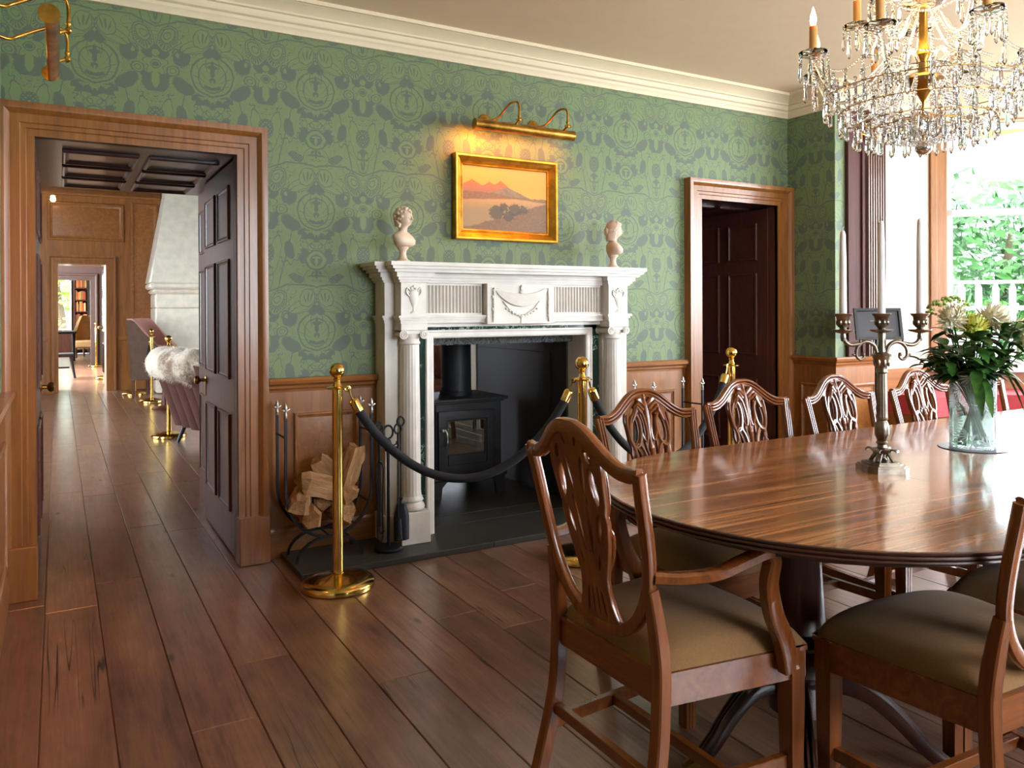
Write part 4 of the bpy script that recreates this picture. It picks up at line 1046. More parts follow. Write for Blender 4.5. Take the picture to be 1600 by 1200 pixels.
def make_chair(label, arms, k):
    t = thing('dining_armchair' if arms else 'dining_chair', label, 'chair')
    Z = lambda z: .44 + (z - .44) * k
    def Bk(s, z, w=0):
        return (s, -.215 - .16 * (z - .44) - .10 * max(0, z - .62) ** 1.5 + .30 * s * s + w, Z(z))
    # crest rail
    half = [(0, .990), (.030, .988), (.062, .975), (.095, .950), (.125, .926), (.158, .908), (.190, .902), (.226, .906)]
    cr = bez([(-x, z) + (0,) for x, z in reversed(half)] + [(x, z) + (0,) for x, z in half[1:]], 4)
    mb = MB(); n = len(cr); extr(mb, [Bk(x, z - .014) for x, z, _ in cr], reeded(.036, .026), (0, 1, 0), [1 if 2 < i < n - 3 else .88 for i in range(n)]); mb.build('crest_rail', CHX, t, smooth=40)
    # shield sides and foot
    hs = [(.222, .898), (.216, .84), (.211, .77), (.204, .70), (.192, .635), (.166, .575), (.125, .525), (.070, .495), (0, .486)]
    sp = bez([(-x, z, 0) for x, z in hs] + [(x, z, 0) for x, z in reversed(hs[:-1])], 4)
    mb = MB(); extr(mb, [Bk(x, z) for x, z, _ in sp], reeded(.032, .024), (0, 1, 0)); mb.build('shield_frame', CH, t, smooth=40)
    # pierced splat
    oh = [(0, .985), (.045, .972), (.078, .950), (.096, .915), (.103, .875), (.098, .835), (.094, .80), (.086, .775), (.090, .755), (.080, .70), (.066, .655), (.052, .61), (.052, .585), (.058, .55), (.072, .515), (.080, .492), (0, .478)]
    out = [(-x, z) for x, z in oh] + [(x, z) for x, z in reversed(oh[1:-1])]
    holes = []
    for s in (-1, 1):
        holes += [oval(s * .064, .838, .017, .048, s * .10, 12), oval(s * .062, .908, .012, .022, s * .5, 8),
                  oval(s * .028, .860, .010, .052, -s * .14, 10), oval(s * .024, .942, .006, .017, -s * .3, 8),
                  oval(s * .056, .735, .011, .042, -s * .26, 10), oval(s * .022, .740, .009, .070, -s * .10, 12),
                  oval(s * .036, .648, .006, .022, -s * .2, 8), oval(s * .030, .545, .0055, .038, s * .18, 8), oval(s * .010, .548, .005, .042, s * .03, 8)]
    vs, fs = fill2d([out] + holes, .014, .002)
    mb = MB(); mb.add([Bk(x, y, z) for x, y, z in vs], fs); sp_ = mb.build('splat', CH, t, smooth=35)
    # carving on the front of the splat: ribbon loops, spindle, feathers
    mb = MB(); F = .010
    for s in (-1, 1):
        for (cx, cz, rx, rz, rot, r_) in ((s * .064, .838, .026, .062, s * .10, .0065), (s * .050, .735, .022, .056, -s * .24, .0055), (s * .026, .860, .015, .064, -s * .14, .0045)):
            mb.tube([Bk(x, z, F) for x, z in oval(cx, cz, rx, rz, rot, 22)], (r_, r_ * 1.1), 6, closed=True)
        mb.tube([Bk(x, z, F) for x, z, _ in bez([(s * .094, .90, 0), (s * .098, .86, 0), (s * .090, .80, 0), (s * .070, .75, 0), (s * .085, .72, 0), (s * .068, .66, 0), (s * .040, .61, 0), (s * .045, .56, 0), (s * .070, .50, 0)], 4)], .005, 6)
        for q in range(4):
            a = .35 + .38 * q; mb.tube([Bk(s * .012 * q, .925 - .01 * q, F), Bk(s * (.012 + .022 * math.sin(a)) * 1.5, .955 - .013 * q, F + .006), Bk(s * (.018 + .036 * math.sin(a)) * 1.4, .955 - .028 * q, F + .003)], [.006, .010, .004], 6)
    for z, r_ in ((.60, .006), (.64, .008), (.70, .006), (.76, .009), (.77, .012), (.785, .008), (.84, .010), (.90, .014), (.94, .010), (.975, .006)): pass
    mb.tube([Bk(0, z, F - .002) for z in (.60, .64, .70, .755, .765, .775, .79, .84, .90, .94, .972)], [.005, .007, .005, .007, .012, .012, .006, .008, .012, .009, .005], 8)
    mb.build('carving', CH, sp_, smooth=50)
    # seat rail (bowed front)
    rw, fw, yb, yf = .205, .262, -.215, .20
    outl = [(-rw, yb), (rw, yb), (fw, yf - .01)] + [(fw * math.cos(a) * 1.0, yf - .01 + .035 * math.sin(a)) for a in [PI * i / 12 for i in range(1, 12)]] + [(-fw, yf - .01)]
    mb = MB(); n = len(outl)
    def inset(d): 
        c = Vector((0, 0)); return [(x * (1 - d / .24), (y + .0) * (1 - d / .22)) for x, y in outl]
    mb.prism(outl, .365, .437); mb.prism([(x * 1.012, y * 1.015) for x, y in outl], .430, .440); mb.build('seat_rail', CHX, t, smooth=30)
    # stuffed seat
    def seat(u, v):
        a = -1 + 2 * u; b = -1 + 2 * v
        y = yb + .012 + (yf - yb - .012) * (b * .5 + .5) + .030 * (1 - a * a) * max(0, b) ** 2
        w = (rw + (fw - rw) * (b * .5 + .5)) - .004
        e = (1 - abs(a) ** 3.2) * (1 - abs(b) ** 3.2)
        return (a * w, y, .440 + .012 + .062 * max(0, e) ** .55 - (.012 if abs(a) > .999 or abs(b) > .999 else 0))
    mb = MB(); mb.grid(seat, 25, 23); mb.build('seat_cushion', M['suede'], t, smooth=80)
    # legs
    for s in (-1, 1):
        mb = MB(); pts = [(s * (fw - .022), yf - .035, .44), (s * (fw - .022), yf - .035, .30), (s * (fw - .022), yf - .034, .10), (s * (fw - .022), yf - .034, 0)]
        sec = [(-.5, -.5), (.5, -.5), (.5, -.22), (.40, -.16), (.5, -.10), (.5, .10), (.40, .16), (.5, .22), (.5, .5), (-.5, .5)]
        extr(mb, pts, [(a * .044, b * .044) for a, b in sec], (0, 1, 0), [1, 1, .82, .78]); mb.build('leg', CH, t, smooth=20)
        mb = MB(); p1 = Bk(s * .197, .63); p2 = Bk(s * .2, .56)
        pts = bez([p1, p2, (s * rw, -.213, .47), (s * rw, -.212, .40), (s * rw, -.222, .25), (s * (rw + .004), -.262, .08), (s * (rw + .006), -.285, 0)], 4)
        extr(mb, pts, square(.036, .034, .22), (0, 1, 0), [.78 + .22 * min(1, i / 6) for i in range(len(pts))]); mb.build('leg', CH, t, smooth=30)
    for s in (-1, 1):
        mb = MB(); mb.box(-.010, .010, -.245, yf - .04, .145, .178, .002, Matrix.Translation((s * .222, 0, 0)) @ Matrix.Rotation(-s * .09, 4, 'Z')); mb.build('stretcher', CHX, t)
    mb = MB(); mb.box(-.222, .222, -.03, -.008, .148, .176, .002); mb.build('stretcher', CHX, t)
    mb = MB(); mb.box(-.200, .200, -.238, -.218, .185, .215, .002); mb.build('stretcher', CHX, t)
    if arms:
        for s in (-1, 1):
            mb = MB(); p0 = Bk(s * .205, .665)
            pts = bez([(p0[0], p0[1] + .006, p0[2] - .006), (s * .232, p0[1] + .07, .655), (s * .262, -.10, .662), (s * .276, -.03, .682), (s * .282, .02, .694), (s * .283, .045, .692)], 5); n = len(pts)
            extr(mb, pts, square(.040, .026, .4), (0, 0, 1), [(1, .80 + .35 * (i / n)) for i in range(n)]); mb.build('arm', CHX, t, smooth=40)
            mb = MB(); pts = bez([(s * .283, .040, .694), (s * .284, .052, .672), (s * .279, .046, .620), (s * .272, .068, .545), (s * .268, .105, .475), (s * .268, .125, .40)], 5); n = len(pts)
            extr(mb, pts, square(.034, .034, .3), (0, 1, 0), [(.95 + .5 * (i / n), 1) for i in range(n)]); mb.build('arm_support', CH, t, smooth=40)
    return t
arm = make_chair('nearest carved mahogany armchair with tan seat at the rounded table end', True, 1.0)
arm.location = (1.365, 1.548, 0); arm.rotation_euler = (0, 0, R(-90))
GC = 'shield-back dining chairs around the long table'
side = make_chair('shield-back dining chair on the near side with its back post at the right picture edge', False, .936)
side['group'] = GC; side.location = (1.872, 1.11, 0); side.rotation_euler = (0, 0, R(-3))
dup(side, (2.455, 1.12, 0), R(-2), 'shield-back dining chair second along the near side, only its dark seat showing', GC)
FAR = ((1.865, 1.95, 1, 'first shield-back chair across the table, in front of the right log basket'),
       (2.450, 2.035, -1, 'second shield-back chair across the table, in front of the right doorway'),
       (2.975, 1.985, 1, 'third shield-back chair across the table, left of the candelabra'),
       (3.560, 1.985, 0, 'fourth shield-back chair across the table, between candelabra and flower vase'),
       (4.110, 2.02, 2, 'last shield-back chair across the table, behind the flower vase'))
for x, y, a, lab in FAR: dup(side, (x, y, 0), R(180 + a), lab, GC)

# ---------------------------------------------------------------- dining table
def table_mat():
    m, nt, b = newmat('striped_rosewood'); E.nt = nt
    n1 = noise(nt, 1, 4, .6, mapping(nt, (1.1, 26, 5)), 1.0); n2 = noise(nt, 1, 4, .6, mapping(nt, (3, 120, 8)), .3)
    f = E(n1.outputs[0]) * .65 + E(n2.outputs[0]) * .35
    col = cramp(nt, f.k, [(.36, lin('#54290f')), (.46, lin('#8c5530')), (.55, lin('#a86c42')), (.66, lin('#c48d5c'))])
    nt.links.new(col, b.inputs['Base Color']); setp(b, rough=.24, coat=.6, coatr=.10, spec=.5); bump(nt, b, f.k, .012, .005); return m
TM = table_mat(); DW = wood('table_dark_mahogany', '#2b130c', '#3a1a11', '#482217', 'z', 1, .28, .4, .02)
table = thing('dining_table', 'long polished striped dining table with rounded end and reeded edge on turned pillars', 'table', (1.875, 1.49, 0))
TR, TL = .632, 2.75
def tpath(r, n=26):
    p = [(-r * math.sin(PI * i / n) * 1.0, -r * math.cos(PI * i / n)) for i in range(n + 1)]
    q = [(TL + r * math.sin(PI * i / n), r * math.cos(PI * i / n)) for i in range(n + 1)]
    return p + q
def leaf_top(x0, x1, name='table_leaf'):
    mb = MB()
    if x0 is None: poly = [(x, y) for x, y in tpath(TR - .012)[:27]] + [(x1, TR - .012), (x1, -TR + .012)]
    elif x1 is None: poly = [(x0, -TR + .012)] + [(x0, TR - .012)] + [(x, y) for x, y in tpath(TR - .012)[27:]]
    else: poly = [(x0, -TR + .012), (x0, TR - .012), (x1, TR - .012), (x1, -TR + .012)]
    mb.prism(poly, .724, .750); return mb.build(name, TM, table, smooth=20)
leaf_top(None, .3); leaf_top(.3012, 1.15); leaf_top(1.1512, 2.2); leaf_top(2.2012, None)
mb = MB(); sec = [(-.012, .0), (-.012, .026), (.0, .026), (.004, .0245), (.004, .020), (.001, .019), (.007, .0175), (.009, .014), (.007, .0105), (.002, .0095), (.008, .008), (.010, .0045), (.006, .001), (0, 0)]
pp = tpath(TR - .012); mb.sweep([(-a, b) for a, b in sec], [(x, y, .7235) for x, y in pp], (0, 0, 1), closed=True); mb.build('reeded_edge', DW, table, smooth=30)
mb = MB(); mb.prism([(x, y) for x, y in tpath(TR - .10)], .690, .7235); mb.build('apron', DW, table, smooth=25)
for px_ in (-.105, 1.35, 2.85):
    mb = MB(); mb.lathe([(.10, .69), (.10, .675), (.075, .665), (.060, .66), (.058, .62), (.066, .50), (.072, .40), (.070, .37), (.062, .362), (.076, .352), (.082, .340), (.076, .328), (.060, .322), (.066, .312), (.078, .300), (.088, .280), (.088, .262), (.074, .25), (.070, .24), (.082, .232), (.084, .20), (.080, .15), (.04, .13), (0, .13)], 28, (px_, 0, 0)); mb.build('pillar', DW, table, smooth=40)
    for a in ((162, -42, 45, -135) if px_ < 0 else (45, 135, -45, -135)):
        a = R(a); c, s = math.cos(a), math.sin(a)
        mb = MB(); prof = [(.05, .215), (.12, .222), (.19, .198), (.26, .14), (.32, .075), (.37, .035), (.40, .022)]
        if abs(math.degrees(a) - 162) < 1: prof = [(r_ * .80, z) for r_, z in prof]
        pts = bez([(px_ + c * r_, s * r_, z) for r_, z in prof], 4); n = len(pts)
        extr(mb, pts, reeded(.044, .056), (0, 0, 1), [(1 - .45 * i / n, 1 - .25 * i / n) for i in range(n)])
        lg = mb.build('leg', DW, table, smooth=35)
        e = pts[-1]; d_ = (Vector(pts[-1]) - Vector(pts[-4])).normalized()
        mb = MB(); mb.tube([tuple(Vector(e) - d_ * .035 + Vector((0, 0, .001))), tuple(Vector(e)), tuple(Vector(e) + d_ * .02 + Vector((0, 0, .004)))], [(.020, .022), (.020, .022), (.015, .017)], 8); mb.lathe([(.014, -.022), (.016, -.014), (.014, -.006)], 12, (e[0], e[1], .022)); cp = mb.build('toe_cap', M['brass_old'], lg); cp['label'] = 'brass toe cap'

# ---------------------------------------------------------------- candelabra
cn = thing('candelabra', 'tarnished silver three-branch candelabra with white tapers on the table', 'candelabra', (2.20, 1.53, .7502), R(-30)); SV = M['silver']
mb = MB()
def octo(w, c): return [(-w, -w + c), (-w + c, -w), (w - c, -w), (w, -w + c), (w, w - c), (w - c, w), (-w + c, w), (-w, w - c)]
def notch(w, c): return [(-w, -w + c), (-w + c * .6, -w + c * .6), (-w + c, -w), (w - c, -w), (w - c * .6, -w + c * .6), (w, -w + c), (w, w - c), (w - c * .6, w - c * .6), (w - c, w), (-w + c, w), (-w + c * .6, w - c * .6), (-w, w - c)]
mb.prism(notch(.064, .022), 0, .016); mb.prism(notch(.060, .021), .016, .021); mb.prism(notch(.050, .018), .021, .027); mb.prism(notch(.042, .015), .027, .030); mb.build('base', SV, cn, smooth=20)
mb = MB(); mb.lathe([(.010, .030), (.016, .034), (.010, .04), (.010, .05), (.014, .056)], 16)
for a in range(4):
    q = a * PI / 2 + PI / 4; c, s = math.cos(q), math.sin(q)
    mb.tube(bez([(c * .034, s * .034, .030), (c * .026, s * .026, .042), (c * .018, s * .018, .056), (c * .028, s * .028, .066), (c * .042, s * .042, .066), (c * .046, s * .046, .060)], 4), [(.006, .009)] * 12 + [(.004, .012)] * 9, 6)
mb.lathe([(.012, .056), (.030, .060), (.032, .066), (.014, .072), (.012, .08), (.018, .086), (.013, .092), (.016, .10), (.021, .112), (.022, .13), (.019, .145), (.014, .155), (.018, .16), (.014, .164)], 20)
mb.build('foot', SV, cn, smooth=40)
mb = MB(); n = 36
rings = []
for z, r_ in ((.164, .0165), (.30, .0145)):
    rings.append([(r_ * (1 - .07 * (i % 3 == 0)) * math.cos(2 * PI * i / n), r_ * (1 - .07 * (i % 3 == 0)) * math.sin(2 * PI * i / n), z) for i in range(n)])
mb.add(rings[0] + rings[1], [(i, (i + 1) % n, n + (i + 1) % n, n + i) for i in range(n)]); mb.build('fluted_stem', SV, cn, smooth=25)
mb = MB(); mb.lathe([(.0145, .30), (.018, .304), (.016, .31), (.017, .32), (.022, .335), (.027, .352), (.029, .358), (.024, .362), (.012, .366), (.010, .40), (.012, .43), (.008, .44)], 20)
for a in range(8):
    q = a * PI / 4; mb.sphere((.021 * math.cos(q), .021 * math.sin(q), .335), (.005, .005, .014), 6, 5)
mb.build('capital', SV, cn, smooth=40)
def candle_cup(mb, x, y, z):
    mb.lathe([(.006, -.05), (.009, -.036), (.007, -.026), (.030, -.020), (.034, -.0165), (.034, -.014), (.014, -.015), (.009, -.010), (.016, -.004), (.0185, .010), (.0205, .026), (.026, .030), (.0275, .034), (.0265, .0355), (.0125, .036), (.0125, .030), (0, .030)], 24, (x, y, z))
    for a in range(8):
        q = a * PI / 4; mb.sphere((x + .018 * math.cos(q), y + .018 * math.sin(q), z + .008), (.0045, .0045, .010), 6, 4)
tips = []
for s in (-1, 1):
    mb = MB()
    mb.tube(bez([(s * .012, 0, .355), (s * .022, 0, .385), (s * .045, 0, .398), (s * .068, 0, .392), (s * .095, 0, .388), (s * .112, 0, .398), (s * .119, 0, .415)], 5), [.0065] * 31, 8)
    mb.tube(bez([(s * .062, 0, .394), (s * .076, 0, .378), (s * .078, 0, .355), (s * .066, 0, .343), (s * .055, 0, .350), (s * .057, 0, .361)], 5), [.006 - .00008 * i for i in range(26)], 8)
    mb.sphere((s * .057, 0, .358), .0065, 8, 6); mb.sphere((s * .086, 0, .358), (.007, .004, .004), 8, 5); mb.sphere((s * .066, 0, .398), (.005, .005, .009), 8, 5)
    candle_cup(mb, s * .119, 0, .449); mb.build('branch', SV, cn, smooth=50); tips.append(s * .119)
mb = MB(); candle_cup(mb, 0, 0, .449); mb.build('centre_cup', SV, cn, smooth=50)
Mz = Matrix.Translation((2.20, 1.53, .7502)) @ Matrix.Rotation(R(-30), 4, 'Z')
for x, hh, lab in ((tips[0], .262, 'white taper candle in the left cup of the candelabra'), (0, .292, 'white taper candle in the middle cup of the candelabra'), (tips[1], .298, 'white taper candle in the right cup of the candelabra')):
    w = Mz @ Vector((x, 0, .4802))
    t = thing('taper_candle', lab, 'candle', tuple(w), 0, 'white taper candles')
    mb = MB(); mb.lathe([(.0112, 0), (.0112, .01), (.0098, hh * .7), (.0082, hh * .95), (.006, hh * .985), (0, hh)], 20); mb.build('wax', M['candle'], t, smooth=50)
    mb = MB(); mb.tube(bez([(0, 0, hh - .002), (.001, 0, hh + .006), (.005, 0, hh + .010)], 3), .0009, 5); mb.build('wick', M['candle'], t)

# ---------------------------------------------------------------- vase and flowers
VX, VY = 2.83, 1.61
mb = MB(); mb.lathe([(.110, 0), (.112, .0012), (.110, .003), (0, .003)], 40); o = mb.build('coaster', plain('grey_coaster', '#5f6672', .35), None, (VX, VY, .7502), smooth=40); tag(o, 'thin round dark mat under the glass vase', 'mat')
vg, nt, b = newmat('etched_vase_glass'); E.nt = nt; nt.nodes.remove(b); out = nt.nodes['Material Output']
tc = nt.nodes.new('ShaderNodeTexCoord'); vo = nt.nodes.new('ShaderNodeTexVoronoi'); vo.inputs['Scale'].default_value = 17; vo.feature = 'F1'; nt.links.new(tc.outputs['Object'], vo.inputs['Vector'])
sb = nt.nodes.new('ShaderNodeVectorMath'); sb.operation = 'SUBTRACT'; nt.links.new(tc.outputs['Object'], sb.inputs[0]); nt.links.new(vo.outputs['Position'], sb.inputs[1])
sp = nt.nodes.new('ShaderNodeSeparateXYZ'); nt.links.new(sb.outputs[0], sp.inputs[0])
ang = E.op('ARCTAN2', E(sp.outputs[2]), E(sp.outputs[0]) + E(sp.outputs[1]))
mask = ramp(sn(ang * 16.0), .2, .7) * ramp(E(vo.outputs['Distance']), .60, .35)
tr = nt.nodes.new('ShaderNodeBsdfTransparent'); tr.inputs[0].default_value = (.93, .97, .97, 1); gl = nt.nodes.new('ShaderNodeBsdfGlossy'); gl.inputs['Roughness'].default_value = .06
df = nt.nodes.new('ShaderNodeBsdfTranslucent'); df.inputs[0].default_value = (.9, .94, .95, 1); dd = nt.nodes.new('ShaderNodeBsdfDiffuse'); dd.inputs[0].default_value = (.85, .9, .92, 1)
lw = nt.nodes.new('ShaderNodeLayerWeight'); lw.inputs[0].default_value = .10
m1 = nt.nodes.new('ShaderNodeMixShader'); nt.links.new(lw.outputs['Fresnel'], m1.inputs[0]); nt.links.new(tr.outputs[0], m1.inputs[1]); nt.links.new(gl.outputs[0], m1.inputs[2])
m2 = nt.nodes.new('ShaderNodeMixShader'); m2.inputs[0].default_value = .5; nt.links.new(df.outputs[0], m2.inputs[1]); nt.links.new(dd.outputs[0], m2.inputs[2])
m3 = nt.nodes.new('ShaderNodeMixShader'); nt.links.new((mask * .75 + .16).k, m3.inputs[0]); nt.links.new(m1.outputs[0], m3.inputs[1]); nt.links.new(m2.outputs[0], m3.inputs[2]); nt.links.new(m3.outputs[0], out.inputs[0])
vase = thing('glass_vase', 'clear glass cylinder vase etched with starbursts, half full of water', 'vase', (VX, VY, .7534))
VH = .262
mb = MB(); mb.lathe([(0, .0), (.072, .0), (.074, .006), (.074, VH - .002), (.0725, VH), (.0705, VH - .003), (.0705, .012), (0, .012)], 40); mb.build('glass', vg, vase, smooth=40)
water = glassmat('vase_water', (.86, .95, .90, 1), .1)
mb = MB(); mb.lathe([(0, .0125), (.070, .0125), (.070, .135), (0, .135)], 32); mb.build('water', water, vase, smooth=40)
leafm, nt, b = newmat('flower_leaf'); E.nt = nt; n_ = noise(nt, 30, 3, .5, mapping(nt)); nt.links.new(hsvvar(nt, cramp(nt, n_.outputs[0], [(.3, lin('#20401c')), (.7, lin('#3f6a26'))]), .5), b.inputs['Base Color']); setp(b, rough=.45, spec=.4); b.inputs['Transmission Weight'].default_value = 0
b.inputs['Subsurface Weight'].default_value = .15; b.inputs['Subsurface Radius'].default_value = (.2, .5, .05); b.inputs['Subsurface Scale'].default_value = .01
stemm = plain('flower_stem', '#39552a', .5)
petw = plain('white_petal', '#f1ead2', .6, sss=.2); pety = plain('lime_petal', '#d9d96e', .6, sss=.2); petg = plain('green_florets', '#9db45a', .7)
FZ = .7534
def head(kind, c, rad, axis, r_):
    mb = MB(); ax = Vector(axis).normalized(); q = ax.to_track_quat('Z', 'Y').to_matrix().to_4x4(); Mx = Matrix.Translation(c) @ q
    if kind == 'hydrangea':
        for i in range(110):
            z = r_.uniform(-.2, 1); a = r_.uniform(0, 2 * PI); k = math.sqrt(max(0, 1 - z * z)) * rad; p = Vector((k * math.cos(a), k * math.sin(a), z * rad * .62)); s = .006
            mb.sphere(tuple(p), (s, s, s * .8), 6, 4, Mx)
    else:
        layers = 7; 
        for L in range(layers):
            t = L / (layers - 1); n = 22 - L; el = R(-35 + 115 * t); ln = rad * (1.0 - .30 * t)
            for i in range(n):
                a = 2 * PI * (i + .5 * (L % 2)) / n + r_.uniform(-.1, .1); e = el + r_.uniform(-.15, .15); l = ln * r_.uniform(.85, 1.1); w = rad * .11
                d = Vector((math.cos(a) * math.cos(e), math.sin(a) * math.cos(e), math.sin(e))); sd = Vector((-math.sin(a), math.cos(a), 0)); nn = d.cross(sd)
                p0 = d * rad * .10; p1 = d * l * .6 + nn * rad * -.06; p2 = d * l + nn * rad * .14
                mb.add([tuple(p0 - sd * w * .5), tuple(p0 + sd * w * .5), tuple(p1 + sd * w), tuple(p1 - sd * w), tuple(p1 + nn * w * -.5), tuple(p2)], [(0, 1, 2, 4), (0, 4, 3), (4, 2, 5), (3, 4, 5)], Mx)
    return mb
HEADS = [('chrysanthemum', 'cream chrysanthemum at the upper left of the vase, behind the right candle', (2.715, 1.615, 1.222), .060, petw, 0), ('chrysanthemum', 'large white chrysanthemum at the top of the bunch', (2.905, 1.575, 1.214), .078, petw, 0),
         ('chrysanthemum', 'lime yellow chrysanthemum low in the middle of the bunch', (2.775, 1.575, 1.190), .062, pety, 0), ('chrysanthemum', 'cream chrysanthemum cut by the right picture edge', (3.015, 1.54, 1.165), .070, petw, .05), ('hydrangea', 'domed green flower head at the back left of the bunch', (2.77, 1.665, 1.245), .068, petg, .07)]
r_ = random.Random(11)
for k, (kind, lab, c, rad, mat, _) in enumerate(HEADS):
    ax = Vector((c[0] - VX, c[1] - VY - .05, .16))
    t = thing(kind, lab, 'flower', (VX, VY, FZ)); lc = (c[0] - VX, c[1] - VY, c[2] - FZ)
    head(kind, lc, rad, ax, r_).build('flower_head', mat, t, smooth=0 if kind != 'hydrangea' else 50)
    a = k * 1.3; b0 = (.035 * math.cos(a), .035 * math.sin(a), .018); mid = (lc[0] * .22, lc[1] * .22, .20)
    mb = MB(); mb.tube(bez([b0, mid, (lc[0] * .7, lc[1] * .7, .20 + (lc[2] - .2) * .6), (lc[0], lc[1], lc[2] - .005)], 6), .0032, 6); mb.build('stem', stemm, t)
def leafmesh(mb, base, d, L, w, droop, r_):
    d = Vector(d).normalized(); sd = d.cross(Vector((0, 0, 1)))
    if sd.length < .05: sd = Vector((1, 0, 0))
    sd.normalize(); up = sd.cross(d); n = 6; vs = []
    for i in range(n + 1):
        t = i / n; p = Vector(base) + d * (L * t) - Vector((0, 0, 1)) * droop * L * t * t; ww = w * math.sin(PI * min(.98, .06 + t * .94)) ** .8
        vs += [tuple(p - sd * ww + up * ww * .3), tuple(p), tuple(p + sd * ww + up * ww * .3)]
    fs = []
    for i in range(n):
        for j in range(2): a = 3 * i + j; fs.append((a, a + 1, a + 4, a + 3))
    mb.add(vs, fs)
fol = thing('cut_foliage', 'mass of dark green leaves and stems filling the glass vase', 'foliage', (VX, VY, FZ))
for i in range(36):
    a = r_.uniform(0, 2 * PI); q = r_.uniform(.03, .17); top = r_.uniform(.30, .45); mb = MB()
    b0 = (.05 * math.cos(a + 2.5) * r_.random(), .05 * math.sin(a + 2.5), .016); e = (q * math.cos(a), q * math.sin(a), top)
    P = bez([b0, (e[0] * .25, e[1] * .25, .21), (e[0] * .7, e[1] * .7, .21 + (top - .21) * .6), e], 5); mb.tube(P, .0026, 5)
    mb.build('stem', stemm, fol)
    for j in range(8):
        p = Vector(P[r_.randint(7, len(P) - 1)]); b = a + r_.uniform(-1.6, 1.6); mb = MB()
        leafmesh(mb, p, (math.cos(b), math.sin(b), r_.uniform(-.2, .9)), r_.uniform(.055, .095), r_.uniform(.015, .024), r_.uniform(.1, .6), r_); mb.build('leaf', leafm, fol, smooth=60)
for i in range(16):   # leaves and stems seen through the glass
    a = r_.uniform(0, 2 * PI); mb = MB(); q = r_.uniform(.01, .045); leafmesh(mb, (q * math.cos(a), q * math.sin(a), r_.uniform(.08, .2)), (math.cos(a) * .4, math.sin(a) * .4, 1), r_.uniform(.05, .08), .012, .1, r_); mb.build('leaf', leafm, fol, smooth=60)
for (b, e, L, w) in (((-.06, -.05, .28), (-.85, -.45, -.10), .15, .020), ((-.05, -.04, .25), (-.8, -.6, -.45), .15, .018), ((-.03, -.05, .26), (-.7, -.7, -.75), .14, .016), ((.06, -.06, .30), (.55, -.6, -.9), .14, .020), ((.06, -.06, .30), (.35, -.5, -1.0), .15, .018), ((-.02, -.05, .25), (-.9, -.3, .1), .13, .015)):
    mb = MB(); leafmesh(mb, b, e, L, w, .35, r_); mb.build('leaf', leafm, fol, smooth=60)

# ---------------------------------------------------------------- chandelier
HX, HY = 2.37, 1.50
ch = thing('chandelier', 'crystal chandelier with lit candle bulbs and hanging drops above the table', 'chandelier', (HX, HY, 1.72))
cg, nt, b = newmat('crystal_glass'); setp(b, rough=.02, trans=.92, ior=1.5, spec=.9); b.inputs['Base Color'].default_value = (1, .985, .97, 1)
n_ = noise(nt, 60, 2, .5, mapping(nt)); nt.links.new(cramp(nt, n_.outputs[0], [(.3, (.93, .95, 1, 1)), (.7, (1, .96, .9, 1))]), b.inputs['Base Color'])
bulbm = emit('candle_bulb', (1, .62, .20, 1), 16); tubem = plain('candle_sleeve', '#d8a562', .5, sss=.1)
Z0 = 1.72; CR = M['brass_old']
def drop_mesh(L, w):
    mb = MB(); k = 6
    mb.lathe([(0, 0), (w * .30, -L * .08), (w * .22, -L * .14), (w * .32, -L * .2), (w * .5, -L * .72), (w * .42, -L * .84), (0, -L)], k); mb.sphere((0, 0, L * .10), (w * .42, w * .42, w * .42), 6, 4)
    return mb.mesh('crystal_drop', 0)
DR = [drop_mesh(.050, .014), drop_mesh(.064, .016), drop_mesh(.036, .011)]
ndrop = 0; chain = MB()
def drop(x, y, z, k):
    global ndrop; ndrop += 1
    if ndrop <= 298: obj('crystal_drop', DR[k], cg, ch, (x, y, z - Z0), (0, 0, r_.uniform(0, 3)))
    else: chain.add([(v.co.x + x, v.co.y + y, v.co.z + z - Z0) for v in DR[k].vertices], [tuple(p.vertices) for p in DR[k].polygons])
mb = MB(); mb.lathe([(0, .0), (.014, .004), (.022, .016), (.022, .026), (.014, .036), (.006, .04), (0, .042)], 20, (0, 0, 1.735 - Z0), sx=1.15, sy=1.15); o = mb.build('ball_finial', metalmat('mirror_ball', '#d5d2d2', .06), ch, smooth=50); o['label'] = 'silvery ball at the bottom of the chandelier'
mb = MB(); mb.lathe([(.004, 1.78), (.005, 1.90), (.018, 1.925), (.045, 1.955), (.058, 1.975), (.050, 1.985), (.016, 1.99), (.014, 2.03), (.024, 2.05), (.014, 2.08), (.012, 2.2), (.02, 2.22), (.012, 2.25), (.010, 2.74), (.05, 2.78), (.055, 2.805), (0, 2.81)], 20, (0, 0, -Z0)); mb.build('stem', CR, ch, smooth=40)
mb = MB(); mb.lathe([(.02, 1.955), (.06, 1.965), (.088, 1.99), (.094, 2.004), (.088, 2.004), (.055, 1.975)], 24, (0, 0, -Z0)); mb.build('glass_bowl', cg, ch, smooth=40); mb = MB(); mb.lathe([(.02, 2.19), (.05, 2.20), (.07, 2.22), (.066, 2.222), (.04, 2.206)], 20, (0, 0, -Z0)); mb.build('glass_bowl', cg, ch, smooth=40)
def beads(a, b, sag, r=.0042, step=.0098):
    A, B = Vector(a), Vector(b); L = (B - A).length * (1 + 1.5 * (sag / max(.05, (B - A).length)) ** 2); n = max(3, int(L / step))
    for i in range(n + 1):
        s = i / n; p = A.lerp(B, s) - Vector((0, 0, 4 * sag * s * (1 - s))); chain.sphere(tuple(p - Vector((0, 0, Z0))), r, 6, 4)
tiers = ((8, .345, 2.055, .30, 0), (5, .20, 2.185, .16, .4))
